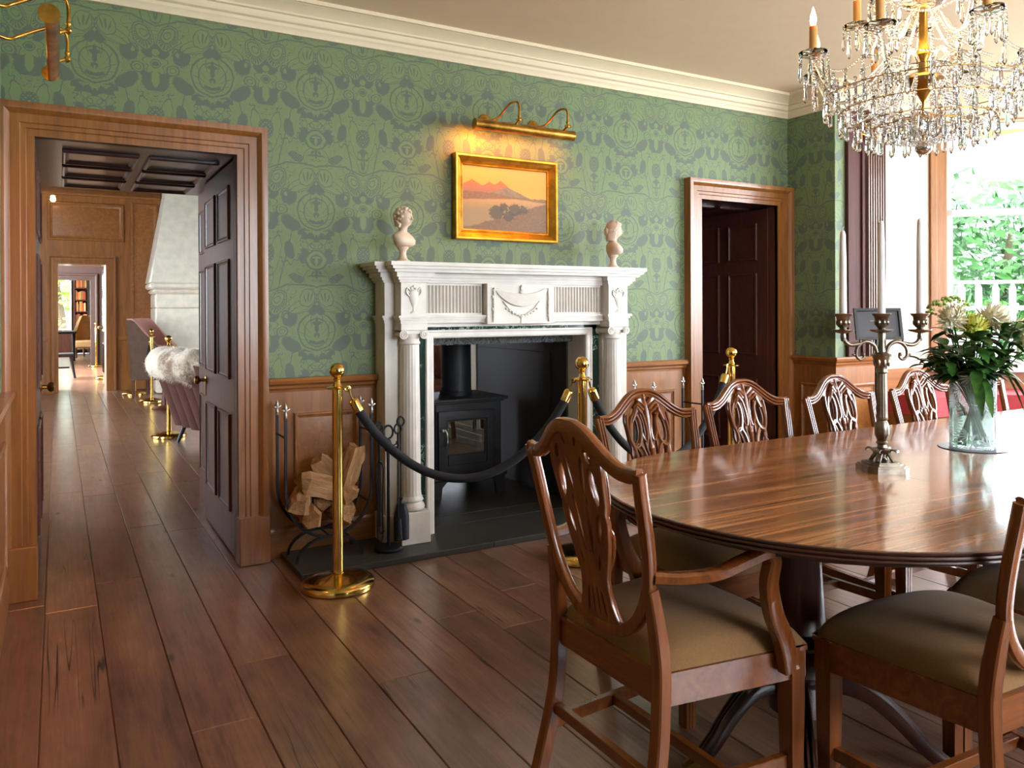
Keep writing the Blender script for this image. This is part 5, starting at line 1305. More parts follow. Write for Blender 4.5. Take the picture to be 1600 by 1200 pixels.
# rings of drops round the lower basket
for n, rad, z, k in ((30, .290, 1.925, 1), (28, .245, 1.875, 1), (24, .200, 1.83, 1), (20, .150, 1.815, 1), (15, .105, 1.83, 0), (10, .06, 1.845, 1), (7, .030, 1.835, 0)):
    mb = MB(); mb.tube([(rad * math.cos(2 * PI * i / 32), rad * math.sin(2 * PI * i / 32), z + .006 - Z0) for i in range(32)], .0018, 5, closed=True); mb.build('basket_ring', CR, ch)
    for i in range(n): 
        a = 2 * PI * i / n; drop(rad * math.cos(a), rad * math.sin(a), z, k); chain.sphere((rad * math.cos(a), rad * math.sin(a), z + .012 - Z0), .005, 6, 4)
cups = []; bob = glassmat('bobeche_glass', (.97, .95, .93, 1), .25)
for n, rad, z, _, ph in tiers:
    for i in range(n):
        a = 2 * PI * i / n + ph + R(14); c, s = math.cos(a), math.sin(a); z0 = 2.01 if n == 8 else 2.14
        mb = MB(); mb.tube([(q[0] * c, q[0] * s, q[1] - Z0) for q in [(p[0], p[1]) for p in bez([(.03, z0, 0), (rad * .3, z0 + .03, 0), (rad * .55, z0 - .045, 0), (rad * .85, z0 - .055, 0), (rad, z - .012, 0)], 5)]], .0062, 8); mb.build('glass_arm', cg, ch, smooth=60)
        x, y = rad * c, rad * s
        mb = MB(); mb.lathe([(.006, -.014), (.014, -.008), (.040, -.002), (.045, .006), (.043, .008), (.016, .003), (.014, .012), (.012, .02)], 16, (x, y, z - Z0)); mb.build('bobeche', bob, ch, smooth=50)
        mb = MB(); mb.lathe([(.015, .004), (.017, .01), (.0125, .014), (.012, .088), (0, .088)], 14, (x, y, z - Z0)); mb.build('candle_sleeve', tubem, ch, smooth=40)
        mb = MB(); mb.lathe([(.006, .088), (.008, .094), (.0105, .108), (.009, .122), (.004, .14), (0, .152)], 12, (x, y, z - Z0)); mb.build('candle_bulb', bulbm, ch, smooth=60)
        cups.append((x, y, z, n, a))
        for q in range(7 if n == 8 else 5):
            b_ = 2 * PI * q / (7 if n == 8 else 5); ex, ey = x + .043 * math.cos(b_), y + .043 * math.sin(b_)
            for w in range(2): chain.sphere((ex, ey, z - .004 - .011 * w - Z0), .0045, 6, 4)
            drop(ex, ey, z - .03, q % 2)
        a2 = 2 * PI * (i + 1) / n + ph + R(14); nx = (rad * math.cos(a2), rad * math.sin(a2), z)
        beads((x, y, z), nx, .085 if n == 8 else .05)
        m = Vector((x, y, z)).lerp(Vector(nx), .5)
        if n == 8:
            beads((x, y, z - .02), (.10 * c, .10 * s, 1.99), .05); beads((x * .55, y * .55, z - .05), (.03 * c, .03 * s, 2.2), .03)
            for k in range(3):
                p = Vector((x, y, z)).lerp(Vector(nx), .25 + .25 * k); drop(p.x, p.y, z - (.064 if k != 1 else .085) - .01, 1)
            for k in range(3):
                f = .42 + .2 * k; drop(x * f, y * f, z - .07 - .012 * (k == 1), 1 if k else 0)
            for k in range(2): drop(x * (.78 + .1 * k), y * (.78 + .1 * k), z - .10, 1)
        else: beads((x, y, z), (.02 * c, .02 * s, 2.34), .03)
for i in range(16):
    a = 2 * PI * i / 16; c, s = math.cos(a), math.sin(a); beads((.15 * c, .15 * s, 1.82), (.022 * c, .022 * s, 1.775), .015, .004); beads((.09 * c, .09 * s, 2.0), (.15 * c, .15 * s, 1.83), .0, .004)
    beads((.29 * c, .29 * s, 1.935), (.20 * c, .20 * s, 1.84), .0, .004); beads((.09 * c, .09 * s, 2.0), (.245 * c, .245 * s, 1.885), .03, .004)
cm = chain.build('bead_chain', cg, ch, smooth=60); cm['kind'] = 'stuff'
point('chandelier_glow', (HX, HY, 2.12), 5, (1, .62, .28), .12)

# ---------------------------------------------------------------- bay window, seat, sign
SA = (5.86, 3.66); DV = Vector((.7071, -.7071, 0)); NV = Vector((-.7071, -.7071, 0))
def window(name, o0, dirv, nrm, width, z0, z1, frame_mat, mull=(0.33, .66)):
    """tall sash window in an upright plane starting at o0 along dirv; nrm points into the room"""
    d = Vector(dirv); n = Vector(nrm); Mx = Matrix(((d.x, n.x, 0, o0[0]), (d.y, n.y, 0, o0[1]), (0, 0, 1, 0), (0, 0, 0, 1)))
    fr = MB(); w = .12
    for xa, xb in ((0, .045), (width - .045, width)): fr.box(xa, xb, -.16, .03, z0, z1 + .1, .004, Mx)
    for xa, xb in ((.045, w), (width - w, width - .045)): fr.box(xa, xb, -.14, .012, z0, z1 + .05, .004, Mx)
    fr.box(0, width, -.16, .03, z1 + .05, CEIL, 0, Mx)
    o = struct(name, fr, frame_mat)
    sash = MB(); x0, x1 = w, width - w; zm = 1.985
    for ya, yb, a, b in ((-.09, -.055, zm - .025, z1 + .05), (-.055, -.02, z0, zm + .025)):
        sash.box(x0, x0 + .045, ya, yb, a, b, .003, Mx); sash.box(x1 - .045, x1, ya, yb, a, b, .003, Mx); sash.box(x0, x1, ya, yb, a, a + .05, .003, Mx); sash.box(x0, x1, ya, yb, b - .05, b, .003, Mx)
        for f in mull: xm = x0 + (x1 - x0) * f; sash.box(xm - .014, xm + .014, ya + .005, yb - .005, a, b, 0, Mx)
        zb = (1.45 if a < 1 else 2.42); sash.box(x0, x1, ya + .005, yb - .005, zb - .014, zb + .014, 0, Mx)
    sash.build('sash', M['white_paint'], o)
    for ya, a, b in ((-.072, zm, z1 + .04), (-.038, z0 + .02, zm)):
        xs = [x0 + .02] + [x0 + (x1 - x0) * f for f in mull] + [x1 - .02]; zb = (1.45 if a < 1 else 2.42)
        for i in range(len(xs) - 1):
            for za, zb2 in ((a, zb), (zb, b)):
                mb = MB(); mb.add([tuple(Mx @ Vector(p)) for p in ((xs[i], ya, za), (xs[i + 1], ya, za), (xs[i + 1], ya, zb2), (xs[i], ya, zb2))], [(0, 1, 2, 3)]); mb.build('pane', M['pane'], o, smooth=0)
    sl = MB(); sl.box(-.02, width + .02, -.16, .05, z0 - .035, z0, .005, Mx); sl.build('sill', M['white_paint'], o)
    dd_ = MB(); dd_.box(0, width, -.16, .0, 0, z0 - .035, 0, Mx); dd_.build('window_dado', M['panel_x'], o)
    return o
FRM = wood('window_frame_oak', '#8a5a36', '#a97548', '#c08c5c', 'z', 1, .4, .1, .02)
window('window_1', SA, DV, NV, 1.88, .80, 2.62, FRM, (.5,))
window('window_2', (7.19, 2.33), Vector((0, -1, 0)), Vector((-1, 0, 0)), 1.68, .80, 2.62, FRM)
window('window_3', (7.19, .65), Vector((-.7071, -.7071, 0)), Vector((-.7071, .7071, 0)), 1.88, .80, 2.62, FRM, (.5,))
window('window_4', (4.05, -2.2), Vector((-1, 0, 0)), Vector((0, 1, 0)), 2.3, .80, 2.62, FRM)  # unseen window, added to go with the fill lamp behind the camera
# window seat
seat_o = thing('window_seat', 'built-in panelled window seat with a red cushion round the bay', 'bench', (5.2, 3.66, 0))
pin = [(0, 0), (.66, 0), (1.99, -1.34), (1.99, -3.0)]
def off(d):   # front line of the seat at distance d from the wall
    return [(0, -d), (.66 - d * .414, -d), (1.99 - d, -1.34 - d * .414 * -1 * -1), (1.99 - d, -3.0)]
mb = MB(); mb.prism([(x, y - .003) for x, y in pin] + off(.42)[::-1], .0, .50); mb.build('seat_box', M['panel_x'], seat_o)
mb = MB(); mb.prism([(x, y - .006) for x, y in pin] + off(.45)[::-1], .53, .635); mb.prism([(x, y - .006) for x, y in pin] + off(.46)[::-1], .502, .53); mb.build('seat_cushion', M['red'], seat_o)
# Ionic pilaster and dark jamb on the reveal of the opening
mb = MB(); mb.box(4.82, 4.99, PY - .03, PY, DZ, 2.66, .003); mb.box(4.955, 4.985, PY - .045, PY - .03, DZ, 2.66, .002); struct('trim_6', mb, wood('jamb_mahogany', '#3a1f1c', '#4b2b27', '#573430', 'z', 1, .6, 0, .02, spec=.2))
PIL = wood('pilaster_wood', '#5a4336', '#75574a', '#8a6a58', 'z', 1, .35, .2, .02)
pil = thing('pilaster', 'fluted wooden pilaster with an ionic capital at the bay opening', 'pilaster', (5.10, PY - .015, DZ)); pil['kind'] = 'structure'
mb = MB(); nfl = 7; pts = []; w = .19
for i in range(nfl):
    x0 = -w / 2 + w * i / nfl; dw = w / nfl
    pts += [(x0, -.045), (x0 + dw * .3, -.045), (x0 + dw * .42, -.032), (x0 + dw * .65, -.028), (x0 + dw * .88, -.032)]
pts.append((w / 2, -.045)); mb.prism(pts + [(w / 2, 0), (-w / 2, 0)], 0, 1.52); mb.build('shaft', PIL, pil, smooth=20)
mb = MB(); mb.box(-.115, .115, -.07, 0, 1.60, 1.63, .003); mb.box(-.10, .10, -.055, 0, 1.52, 1.60, .003)
for q in (-1, 1):
    Mx = Matrix.Translation((q * .085, -.03, 1.56)) @ Matrix.Rotation(PI / 2, 4, 'X'); mb.lathe([(.042, -.03), (.042, .035), (.036, .042), (.020, .045), (.018, .05), (0, .052)], 20, M=Mx)
    mb.tube([(q * .085 + .036 * (1 - t / 26) * math.cos(q * t * .55 + 1.5), -.078, 1.56 + .036 * (1 - t / 26) * math.sin(q * t * .55 + 1.5)) for t in range(24)], .005, 5)
mb.build('ionic_capital', PIL, pil, smooth=40)
mb = MB(); mb.box(-.125, .125, -.08, 0, 1.63, 1.68, .003); mb.box(-.12, .12, -.07, 0, 1.68, 1.72, .003); mb.box(-.135, .135, -.09, 0, 1.72, 1.748, .003); mb.build('entablature', PIL, pil)
# information sign on a stand
sg = thing('sign_stand', 'small black framed notice on a slim black floor stand beside the bay', 'sign', (4.69, 3.30, 0), R(-30))
BK = plain('sign_black', '#17181b', .4)
mb = MB(); mb.lathe([(.13, 0), (.13, .008), (.02, .014), (0, .014)], 28); mb.build('base', BK, sg)
mb = MB(); mb.tube([(0, 0, .012), (0, 0, 1.06)], .011, 10); mb.build('pole', BK, sg)
Mx = Matrix.Translation((0, -.02, 1.147)) @ Matrix.Rotation(R(-12), 4, 'X')
mb = MB(); mb.sweep([(0, 0), (0, .016), (.018, .016), (.020, .006), (.020, 0)], [(-.155, 0, -.105), (-.155, 0, .105), (.155, 0, .105), (.155, 0, -.105)], (0, -1, 0), closed=True, M=Mx); mb.box(-.15, .15, .001, .006, -.1, .1, M=Mx); mb.build('frame', BK, sg)
mb = MB(); mb.box(-.137, .137, -.004, .001, -.087, .087, M=Mx); nb = mb.build('notice', plain('notice_charcoal', '#3c3a40', .35), sg); nb['label'] = 'charcoal notice sheet with two faint lines'
mb = MB(); mb.box(-.05, .02, -.0052, -.004, .020, .024, M=Mx); mb.box(-.03, .01, -.0052, -.004, -.042, -.038, M=Mx); mb.build('text_line', plain('notice_text', '#8d8a86', .5), nb)

# ---------------------------------------------------------------- outside the bay
lawn = MB(); lawn.box(7.8, 60, -30, 45, -.62, -.5); struct('lawn', lawn, plain('lawn_grass', '#4d6e35', .9))
fence = thing('garden_fence', 'white picket balustrade outside the bay window', 'fence', (11.0, 7.6, -.5))
fd = Vector((.83, -.55, 0)).normalized(); fa = math.atan2(fd.y, fd.x)
mb = MB()
for z in (.6, 1.75): mb.tube([tuple(fd * -3.2 + Vector((0, 0, z))), tuple(fd * 4.2 + Vector((0, 0, z)))], (.045, .03), 4, up=(0, 0, 1), phase=PI / 4)
mb.build('rail', M['white_paint'], fence)
pm = MB(); pm.prism([(-.045, 0), (.045, 0), (.045, 2.0), (0, 2.10), (-.045, 2.0)], -.012, .012, Matrix.Rotation(PI / 2, 4, 'X')); pmesh = pm.mesh('picket', 0)
for i in range(30): p = fd * (-3.1 + i * .25); obj('picket', pmesh, M['white_paint'], fence, (p.x, p.y, .05), (0, 0, fa))
def tree(label, loc, h, cr, seed, nleaf=2600, col=('#1d4a14', '#3f7a28')):
    r_ = random.Random(seed); t = thing('broadleaf_tree', label, 'tree', loc, 0, 'trees outside the bay')
    m, nt, b = newmat('tree_leaf'); n_ = noise(nt, 1.2, 3, .5, mapping(nt)); nt.links.new(cramp(nt, n_.outputs[0], [(.35, lin(col[0])), (.65, lin(col[1]))]), b.inputs['Base Color']); setp(b, rough=.6)
    mb = MB(); mb.tube(bez([(0, 0, 0), (.1, 0, h * .25), (-.05, .1, h * .5), (.05, 0, h * .8)], 4), [.22 - .012 * i for i in range(13)], 8); mb.build('trunk', plain('bark', '#5b4a38', .9), t)
    lf = MB(); bl = [(r_.uniform(-cr, cr) * .7, r_.uniform(-cr, cr) * .7, h * r_.uniform(.3, .95), cr * r_.uniform(.35, .6)) for _ in range(14)]
    for i in range(nleaf):
        x, y, z, q = r_.choice(bl); d = Vector((r_.gauss(0, 1), r_.gauss(0, 1), r_.gauss(0, 1))).normalized() * q * r_.uniform(.6, 1.05); p = Vector((x, y, z)) + d
        a = Vector((r_.gauss(0, 1), r_.gauss(0, 1), r_.gauss(0, 1))).normalized(); b2 = a.orthogonal().normalized(); s = r_.uniform(.10, .19)
        lf.add([tuple(p - a * s), tuple(p + b2 * s * .5), tuple(p + a * s), tuple(p - b2 * s * .5)], [(0, 1, 2, 3)])
    o = lf.build('crown', m, t, smooth=0); o['kind'] = 'stuff'
tree('broad green tree beyond the white pickets, at the right of the window', (19.5, 10.2, -.5), 4.4, 2.2, 1)
tree('paler tree further off behind the white pickets', (24.5, 16.0, -.5), 5.0, 3.0, 2, col=('#2f5a2a', '#5a8a48'))
tree('green shrubby tree at the left of the bay window', (15.6, 11.6, -.5), 3.4, 1.5, 3, col=('#24601c', '#4f8a30'))

# ---------------------------------------------------------------- the lounge beyond the left doorway
LY = 14.0; LC = 3.25; LTH = 14.55
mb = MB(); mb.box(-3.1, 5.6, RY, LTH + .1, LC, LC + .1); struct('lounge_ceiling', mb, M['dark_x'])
def wall_x(name, x0, x1, ya, yb, zt, hole, mat):
    """side wall with one window opening (ya, yb, za, zb) holding a cross bar and panes"""
    a, b, c, d = hole
    mb = MB(); mb.box(x0, x1, ya, a, 0, zt); mb.box(x0, x1, b, yb, 0, zt); mb.box(x0, x1, a, b, 0, c); mb.box(x0, x1, a, b, d, zt); o = struct(name, mb, mat)
    xm = (x0 + x1) / 2; n = 3
    for i in range(n + 1):
        y = a + (b - a) * i / n; mb = MB(); mb.box(xm - .03, xm + .03, y - .03, y + .03, c, d); mb.build('mullion', M['white_paint'], o)
    for i in range(n):
        p, q = a + (b - a) * i / n + .03, a + (b - a) * (i + 1) / n - .03
        mb = MB(); mb.box(xm - .02, xm + .02, p, q, (c + d) / 2 - .02, (c + d) / 2 + .02); mb.build('glazing_bar', M['white_paint'], o)
        mb = MB(); mb.add([(xm, p, c), (xm, q, c), (xm, q, d), (xm, p, d)], [(0, 1, 2, 3)]); mb.build('pane', M['pane'], o, smooth=0)
    return o
wall_x('lounge_wall_west', -3.1, -3.0, RY, LY, LC, (8.0, 11.2, .65, 2.8), M['panel'])
wall_x('lounge_wall_east', 5.4, 5.5, RY, LY, LC, (8.0, 11.2, .65, 2.8), M['panel'])
mb = MB(); wall_cut(mb, -3.1, 5.5, 0, LC, [(.0, .655, 0, 1.995)], LY, LTH); lw_ = struct('lounge_wall_end', mb, M['panel'])
LP = [((-.62, LY - .001, 2.66), .74, .58), ((.39, LY - .001, 2.66), 1.06, .60), ((-.62, LY - .001, 1.42), .74, 1.0), ((1.22, LY - .001, 2.05), .40, 1.9), ((-.62, LY - .001, .45), .74, .55)]
for c, w, h in LP: panel(lw_, c, (0, -1, 0), w, h, M['panel'], m=.07, proud=.03, field=.01)
for a, b in ((-3.0, -.145), (.80, 1.2)): mb = MB(); mb.box(a, b, LY - .03, LY, .80, .86, .004); mb.build('dado_rail', M['panel_x'], lw_)
mb = MB(); mb.box(-3.0, 1.45, LY - .06, LY, 3.06, 3.10, .005); mb.box(-3.0, 1.45, LY - .09, LY, 3.17, LC, .01)
for i in range(120): mb.box(-.9 + i * .02, -.888 + i * .02, LY - .055, LY, 3.10, 3.145)
mb.build('dentil_cornice', M['panel_x'], lw_)
mb = MB(); mb.sweep([(-a, b) for a, b in ARC], [(.0, LY, 0), (.0, LY, 1.995), (.655, LY, 1.995), (.655, LY, 0)], (0, -1, 0)); struct('door_3', mb, M['panel'], smooth=25)
# stone hood
STN = plain('pale_stone', '#e6dcc9', .8)
hood = thing('stone_chimneypiece', 'pale stone fireplace with a tall sloping hood at the far end of the lounge', 'fireplace', (2.6, LY, 0))
mb = MB(); vs = []
for z, hw, dp in ((1.70, 1.38, .95), (3.10, 1.13, .55), (LC, 1.11, .52)): vs += [(-hw, 0, z), (hw, 0, z), (hw, -dp, z), (-hw, -dp, z)]
mb.add(vs, [(4 * k + i, 4 * k + (i + 1) % 4, 4 * k + 4 + (i + 1) % 4, 4 * k + 4 + i) for k in range(2) for i in range(4)] + [(0, 1, 2, 3), (8, 9, 10, 11)]); mb.build('hood', STN, hood, smooth=0)
mb = MB(); mb.box(-1.38, 1.38, -.97, 0, 1.60, 1.70, .03); mb.box(-1.34, 1.34, -.92, 0, 1.53, 1.60, .03); mb.box(-1.30, 1.30, -.88, 0, 1.30, 1.53, .02); mb.build('lintel', STN, hood)
for a, b in ((-1.30, -.68), (.68, 1.30)): mb = MB(); mb.box(a, b, -.86, 0, 0, 1.30, .01); mb.build('jamb', STN, hood)
mb = MB(); mb.box(-.68, .68, -.3, 0, 0, 1.30); mb.build('fire_back', M['stove'], hood)
# picture lamp over the panel
mb = MB(); mb.tube([(0, -.02, 0), (0, -.16, .05), (0, -.2, .02)], .008, 6); o = thing('wall_lamp', 'small lit brass lamp high on the lounge panelling', 'lamp', (-.06, LY - .05, 2.99)); mb.build('arm', M['brass_old'], o)
mb = MB(); mb.lathe([(.0, .03), (.03, .02), (.04, -.05), (.02, -.07), (0, -.075)], 14, (0, -.2, 0)); b_ = mb.build('bulb', emit('lounge_lamp', (1, .7, .25, 1), 7), o)

PINK = plain('pink_velvet', '#b07a6c', .75, sheen=.3, bumpscale=5, bumps=.1); GREY = plain('grey_brown_velvet', '#5d493d', .95, spec=.15); LEA = plain('brown_leather', '#7a4a34', .4)
def wing_chair(label, loc, rz, back, inner, wid=1):
    t = thing('wing_armchair', label, 'armchair', loc, rz, 'lounge armchairs')
    def shell(mb, d, z0, z1, th):
        path = bez([(-.40, .34, 0), (-.41, .0, 0), (-.36, -.26, 0), (-.18, -.36, 0), (.18, -.36, 0), (.36, -.26, 0), (.41, .0, 0), (.40, .34, 0)], 4); n = len(path); vs = []
        for i, (x, y, _) in enumerate(path):
            s = abs(i / (n - 1) * 2 - 1); top = z1 - .45 * max(0, s - .55) / .45 * (1 if s > .55 else 0)
            for q, (k, z) in enumerate(((d, z0), (d + th, z0), (d + th, top), (d, top))): vs.append((x * (1 - k), y * (1 - k) - .10 * (z - z0), z))
        mb.add(vs, [(4 * i + j, 4 * i + (j + 1) % 4, 4 * i + 4 + (j + 1) % 4, 4 * i + 4 + j) for i in range(n - 1) for j in range(4)] + [(0, 1, 2, 3), (4 * n - 4, 4 * n - 3, 4 * n - 2, 4 * n - 1)])
    mb = MB(); shell(mb, 0, .28, 1.13, .04); mb.build('outer_back', back, t, smooth=50)
    mb = MB(); shell(mb, .04, .30, 1.15, .16); mb.build('inner_back', inner, t, smooth=50)
    mb = MB(); mb.box(-.33, .33, -.28, .38, .26, .48, .05); mb.build('seat_cushion', inner, t)
    for x in (-.3, .3):
        for y in (-.28, .3): mb = MB(); mb.lathe([(.025, 0), (.032, .27)], 8, (x, y, 0)); mb.build('leg', M['dark'], t)
    t.scale = (wid, wid, 1)
    return t
wing_chair('wing armchair with grey-brown back and pink front beside the stone chimneypiece', (1.24, 12.62, 0), R(-118), GREY, PINK, .80)
wing_chair('pink armchair partly hidden behind the fur-draped sofa back', (2.0, 10.6, 0), R(35), PINK, PINK)
wing_chair('brown leather armchair seen through the fireplace, left of the flue', (3.50, 8.3, 0), R(165), LEA, LEA)
# tub sofa with channelled back and a fur throw
sofa = thing('tub_sofa', 'brown velvet sofa with vertically channelled back, seen from behind in the lounge', 'sofa', (1.00, 8.20, 0), R(12))
CHN = plain('mauve_brown_velvet', '#5f4139', .95, spec=.15)
mb = MB(); n = 9
def chan(u, v):
    k = u * n; f = abs(math.sin(PI * k)); z = .17 + .62 * v; lean = -.20 * v
    return (lean - .06 * f ** .7 + .10 * (u < .02) , -1.9 * u + .03 * v, z)
mb.grid(chan, n * 8 + 1, 10)
mb.build('channelled_back', CHN, sofa, smooth=60)
mb = MB(); vs = []
for y in (0, -1.9):
    vs += [(.02, y, .17), (-.18, y + .03, .78), (-.10, y + .03, .80), (.16, y, .60), (.18, y, .17)]
mb.add(vs, [(i, (i + 1) % 5, 5 + (i + 1) % 5, 5 + i) for i in range(5)] + [(4, 3, 2, 1, 0), (5, 6, 7, 8, 9)]); mb.build('back_body', CHN, sofa, smooth=20)
mb = MB(); mb.box(.12, .85, -1.85, -.02, .18, .44, .05); mb.build('seat_cushion', CHN, sofa)
for x in (-.0, .75):
    for y in (-.08, -1.8): mb = MB(); mb.tube([(x + .05, y, .2), (x - .03, y + .0, 0)], [.028, .016], 8); mb.build('leg', M['stove'], sofa)
def fur():
    m, nt, b = newmat('fur_throw'); E.nt = nt; n1 = noise(nt, 2.2, 3, .6, mapping(nt)); n2 = noise(nt, 60, 3, .7, mapping(nt, (1, .3, 1)))
    nt.links.new(cramp(nt, (E(n1.outputs[0]) * .8 + E(n2.outputs[0]) * .2).k, [(.38, lin('#8a6a4c')), (.46, lin('#e2d4bd')), (.7, lin('#f1e9da'))]), b.inputs['Base Color']); setp(b, rough=.95, sheen=.5); bump(nt, b, n2.outputs[0], .8, .02); return m
fm = MB(); r_ = random.Random(2)
FO = (.848, 8.20, .765)
def furf(u, v):
    a = 2 * PI * u; y = .08 - 1.2 * v; q = .145 * (1 + .09 * math.sin(v * 17)) * min(1, .35 + 5 * v, .35 + 5 * (1 - v))
    return (q * 1.08 * math.cos(a) + r_.uniform(-.004, .004), y, q * math.sin(a) + r_.uniform(-.004, .004))
FUR = fur()
fm.grid(furf, 30, 40, wrap_u=True); fm.add([furf(i / 30, v) for v in (0, 1) for i in range(30)], [tuple(range(30)), tuple(range(30, 60))])
fo = fm.build('fur_throw', FUR, None, FO, (0, 0, R(12)), smooth=80); tag(fo, 'rolled cream fur throw draped over the sofa back in the lounge', 'throw')
tf = MB()
for i in range(7000):
    v = r_.random(); u = r_.random(); p = Vector(furf(u, v)); d = (p - Vector((0, p.y, 0))).normalized() + Vector((r_.uniform(-.5, .5), r_.uniform(-.5, .5), r_.uniform(-.9, .2)))
    s = Vector((0, 1, 0)) * .0022; e = p + d * r_.uniform(.012, .026); tf.add([tuple(p - s), tuple(p + s), tuple(e)], [(0, 1, 2)])
h = tf.build('fur_pile', FUR, fo, smooth=0); h['kind'] = 'stuff'
G2 = 'brass rope posts in the lounge'
for lab, p in (('far brass rope post beside the lounge doorway and wing armchair', (.985, 13.1)), ('brass rope post in front of the wing armchair in the lounge', (1.115, 11.9)), ('brass rope post standing behind the fur-draped lounge sofa', (.95, 8.50)), ('distant brass rope post in the third room, right of the walkway', (.745, 16.6)), ('distant brass rope post beside the library doorway', (.75, 20.4))):
    stanchion(lab, (*p, 0), G2)
rope('dark blue rope hanging between two lounge posts by the wing armchair', (.985, 13.1), (1.115, 11.9), .42, group='lounge ropes')
rope('dark rope running right from the post behind the sofa', (.95, 8.5), (1.9, 7.6), .22, group='lounge ropes')
pp_ = thing('potted_plant', 'small green pot plant showing above the fur throw', 'plant', (1.18, 11.0, .62))
mb = MB(); mb.lathe([(.05, 0), (.07, .11), (.06, .11), (0, .10)], 14); mb.build('pot', STN, pp_)
for i in range(22): a = r_.uniform(0, 6.28); mb = MB(); leafmesh(mb, (0, 0, .11), (math.cos(a), math.sin(a), r_.uniform(.3, 1.6)), r_.uniform(.14, .22), .03, .5, r_); mb.build('leaf', leafm, pp_, smooth=60)
tb = thing('side_table', 'small dark side table under the pot plant in the lounge', 'table', (1.18, 11.0, 0)); mb = MB(); mb.lathe([(.26, .595), (.27, .605), (.26, .62), (0, .62)], 24); mb.build('table_top', M['dark'], tb); mb = MB(); mb.lathe([(.16, 0), (.14, .02), (.03, .05), (.025, .595)], 16); mb.build('pedestal', M['dark'], tb)

# ---------------------------------------------------------------- third room and library
TY = 21.0
wall_x('third_room_wall_west', -2.1, -2.0, LTH, TY, 3.0, (16.4, 19.6, .6, 2.7), M['panel']); mb = MB(); mb.box(2.2, 2.3, LTH, TY, 0, 3.0); struct('third_room_wall_east', mb, M['walnut'])
mb = MB(); mb.box(-2.1, 2.3, LTH, TY + .2, 2.9, 3.0); tc_ = struct('third_room_ceiling', mb, M['cornice'])
for i in range(5): mb = MB(); mb.box(-2.0, 2.2, 15.4 + i * 1.2, 15.6 + i * 1.2, 2.72, 2.9); mb.build('beam', M['dark_x'], tc_)
mb = MB(); wall_cut(mb, -2.1, 2.3, 0, 3.0, [(-.05, .66, 0, 2.0)], TY, TY + .25); struct('third_room_wall_end', mb, M['walnut'])
mb = MB(); mb.sweep([(-a, b) for a, b in ARC], [(-.05, TY, 0), (-.05, TY, 2.0), (.66, TY, 2.0), (.66, TY, 0)], (0, -1, 0)); struct('door_4', mb, M['walnut'], smooth=25)
def gleaf(name, label, x, ya, yb, z1):
    t = thing(name, label, 'door', (x, ya, 0)); DM = wood('gloss_black_door', '#14110f', '#1c1815', '#241f1b', 'z', 1, .12, .8, .02)
    mb = MB(); mb.box(0, .045, 0, yb - ya, .008, z1 - .01, .002); mb.build('door_slab', DM, t)
    for za, zb in ROWS:
        for k in range(2): panel(t, (-.001, .12 + k * .3 + .12, (za + zb) / 2), (-1, 0, 0), .22, zb - za, DM, m=.022, proud=.011, field=.003)
    mb = MB(); mb.sphere((-.05, yb - ya - .08, .98), .03, 12, 8); mb.tube([(0, yb - ya - .08, .98), (-.04, yb - ya - .08, .98)], .01, 8); mb.build('door_knob', M['brass_old'], t)
gleaf('door_leaf', 'glossy dark door standing open on the right of the far lounge doorway', .665, LTH + .02, LTH + .80, 1.99)
wall_x('library_wall_west', -2.1, -2.0, TY + .25, 27.6, 3.2, (23.2, 25.8, .6, 2.7), M['dark']); mb = MB(); mb.box(2.2, 2.3, TY + .25, 27.6, 0, 3.2); mb.box(-2.1, 2.3, TY + .2, 27.6, 3.2, 3.3); struct('library_walls', mb, M['walnut'])
BYL = 27.0
mb = MB(); wall_cut(mb, -2.1, 2.3, 0, 3.2, [(-.35, .30, .75, 2.35), (.92, 1.12, .3, 2.3)], BYL + .35, BYL + .6); lb = struct('library_wall_end', mb, M['dark'])
for k, (xa, xb, za, zb) in enumerate(((-.35, .30, .75, 2.35), (.92, 1.12, .3, 2.3))):
    fr = MB(); fr.box(xa - .05, xa, BYL + .3, BYL + .38, za, zb, .003); fr.box(xb, xb + .05, BYL + .3, BYL + .38, za, zb, .003); fr.box(xa, xb, BYL + .32, BYL + .37, (za + zb) / 2 - .02, (za + zb) / 2 + .02); fr.box(xa - .05, xb + .05, BYL + .26, BYL + .38, za - .05, za)
    o = struct('window_%d' % (5 + k), fr, M['white_paint'])
    for a, b in ((za, (za + zb) / 2), ((za + zb) / 2, zb)): mb = MB(); mb.add([(xa, BYL + .345, a), (xb, BYL + .345, a), (xb, BYL + .345, b), (xa, BYL + .345, b)], [(0, 1, 2, 3)]); mb.build('pane', M['pane'], o, smooth=0)
tree('bright yellow-green tree outside the library window', (.0, 33.0, -.6), 5.5, 2.2, 8, 1800, ('#5f8020', '#9ab040'))
bc = thing('bookcase', 'tall dark bookcase of warm coloured books at the end of the enfilade', 'bookcase', (.60, BYL, 0))
mb = MB(); mb.box(-.19, -.165, 0, .30, 0, 2.5); mb.box(.165, .19, 0, .30, 0, 2.5); mb.box(-.165, .165, .27, .30, 0, 2.5); mb.build('carcass', M['dark'], bc)
SH = (.14, .52, .90, 1.27, 1.62, 1.98, 2.34)
for z in SH: mb = MB(); mb.box(-.165, .165, 0, .27, z - .03, z); mb.build('shelf', M['dark'], bc)
BC = [plain('book_cloth_%d' % i, c, .6) for i, c in enumerate(('#d2793c', '#b8462c', '#c99a4e', '#9a6a3a', '#d9b98a', '#7a4632', '#3f6c8a', '#d46a50'))]
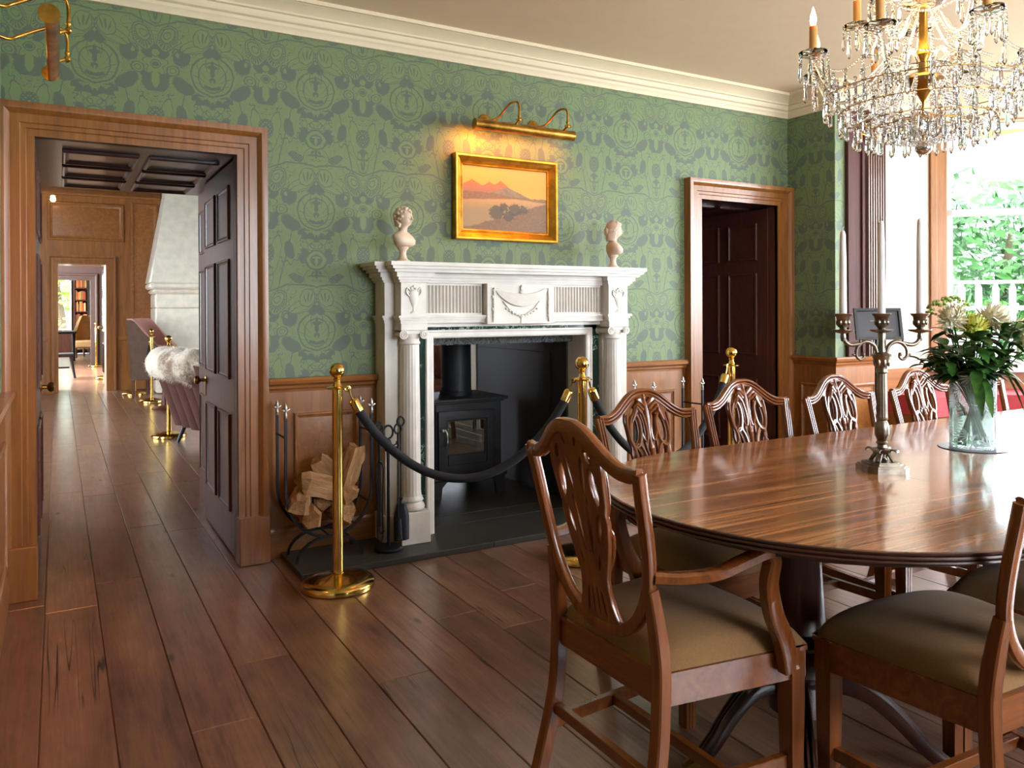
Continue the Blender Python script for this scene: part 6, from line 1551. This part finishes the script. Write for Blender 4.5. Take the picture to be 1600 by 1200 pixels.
rb = random.Random(4); BN = ('orange', 'rust red', 'ochre', 'brown', 'pale tan', 'dark brown', 'blue', 'coral'); ON = ('first', 'second', 'third', 'fourth', 'fifth', 'sixth', 'seventh', 'eighth', 'ninth'); SN = ('bottom', 'second lowest', 'third lowest', 'third highest', 'second highest', 'topmost')
for zi, z in enumerate(SH[:-1]):
    x = -.16; bi = 0
    while x < .145:
        w = rb.uniform(.030, .052); hh = rb.uniform(.22, .30)
        if x + w > .163: break
        k = rb.randrange(6) if z > .2 or rb.random() < .6 else 6
        mb = MB(); mb.box(0, w - .002, 0, .17, 0, hh, .002); o = mb.build('book', BC[k], None, (.60 + x, BYL + .03, z))
        tag(o, '%s book, %s along the %s shelf of the far library bookcase' % (BN[k], ON[min(bi, 8)], SN[zi]), 'book', 'books in the far library bookcase'); x += w; bi += 1
mb = MB(); mb.box(-.12, .12, 0, .5, 0, 2.6, .01); t = thing('library_cupboard', 'dark panelled library bay right of the bookcase', 'cupboard', (.92, BYL - .35, 0)); mb.build('carcass', M['stove'], t)
panel(t, (0, -.001, 1.5), (0, -1, 0), .18, 1.8, M['stove'], m=.02, proud=.01, field=.003)
wing_chair('armchair with a patterned tan back in front of the library bookcase', (.80, 24.6, 0), R(160), plain('blue_grey_frame', '#55555e', .6), plain('tan_weave', '#b58a5c', .8))
bn = thing('piano_bench', 'black bench with turned-out legs at the left of the third room', 'bench', (.02, 17.2, 0))
mb = MB(); mb.box(-.45, .24, -.2, .2, .40, .47, .015); mb.build('bench_top', M['stove'], bn)
for x, y in ((-.38, -.15), (-.38, .15), (.18, -.15), (.18, .15)): mb = MB(); mb.tube([(x, y, .42), (x * 1.15 + .04, y * 1.15, 0)], [.03, .02], 8); mb.build('leg', M['stove'], bn)
mb = MB(); mb.box(-.36, .16, -.012, .012, .18, .21); mb.build('stretcher', M['stove'], bn)
bt = thing('reading_table', 'dark table with papers by the library window', 'table', (.14, 23.2, 0))
mb = MB(); mb.box(-.6, .26, -.4, .4, .70, .75, .01); mb.build('table_top', M['stove'], bt)
for x, y in ((-.5, -.33), (-.5, .33), (.2, -.33), (.2, .33)): mb = MB(); mb.lathe([(.03, 0), (.04, .7)], 10, (x, y, 0)); mb.build('leg', M['stove'], bt)
mb = MB(); mb.box(-.14, .14, -.1, .1, 0, .02, .002); o = mb.build('papers', M['white_paint'], None, (.22, 23.05, .7505)); tag(o, 'white papers lying on the library table', 'papers')
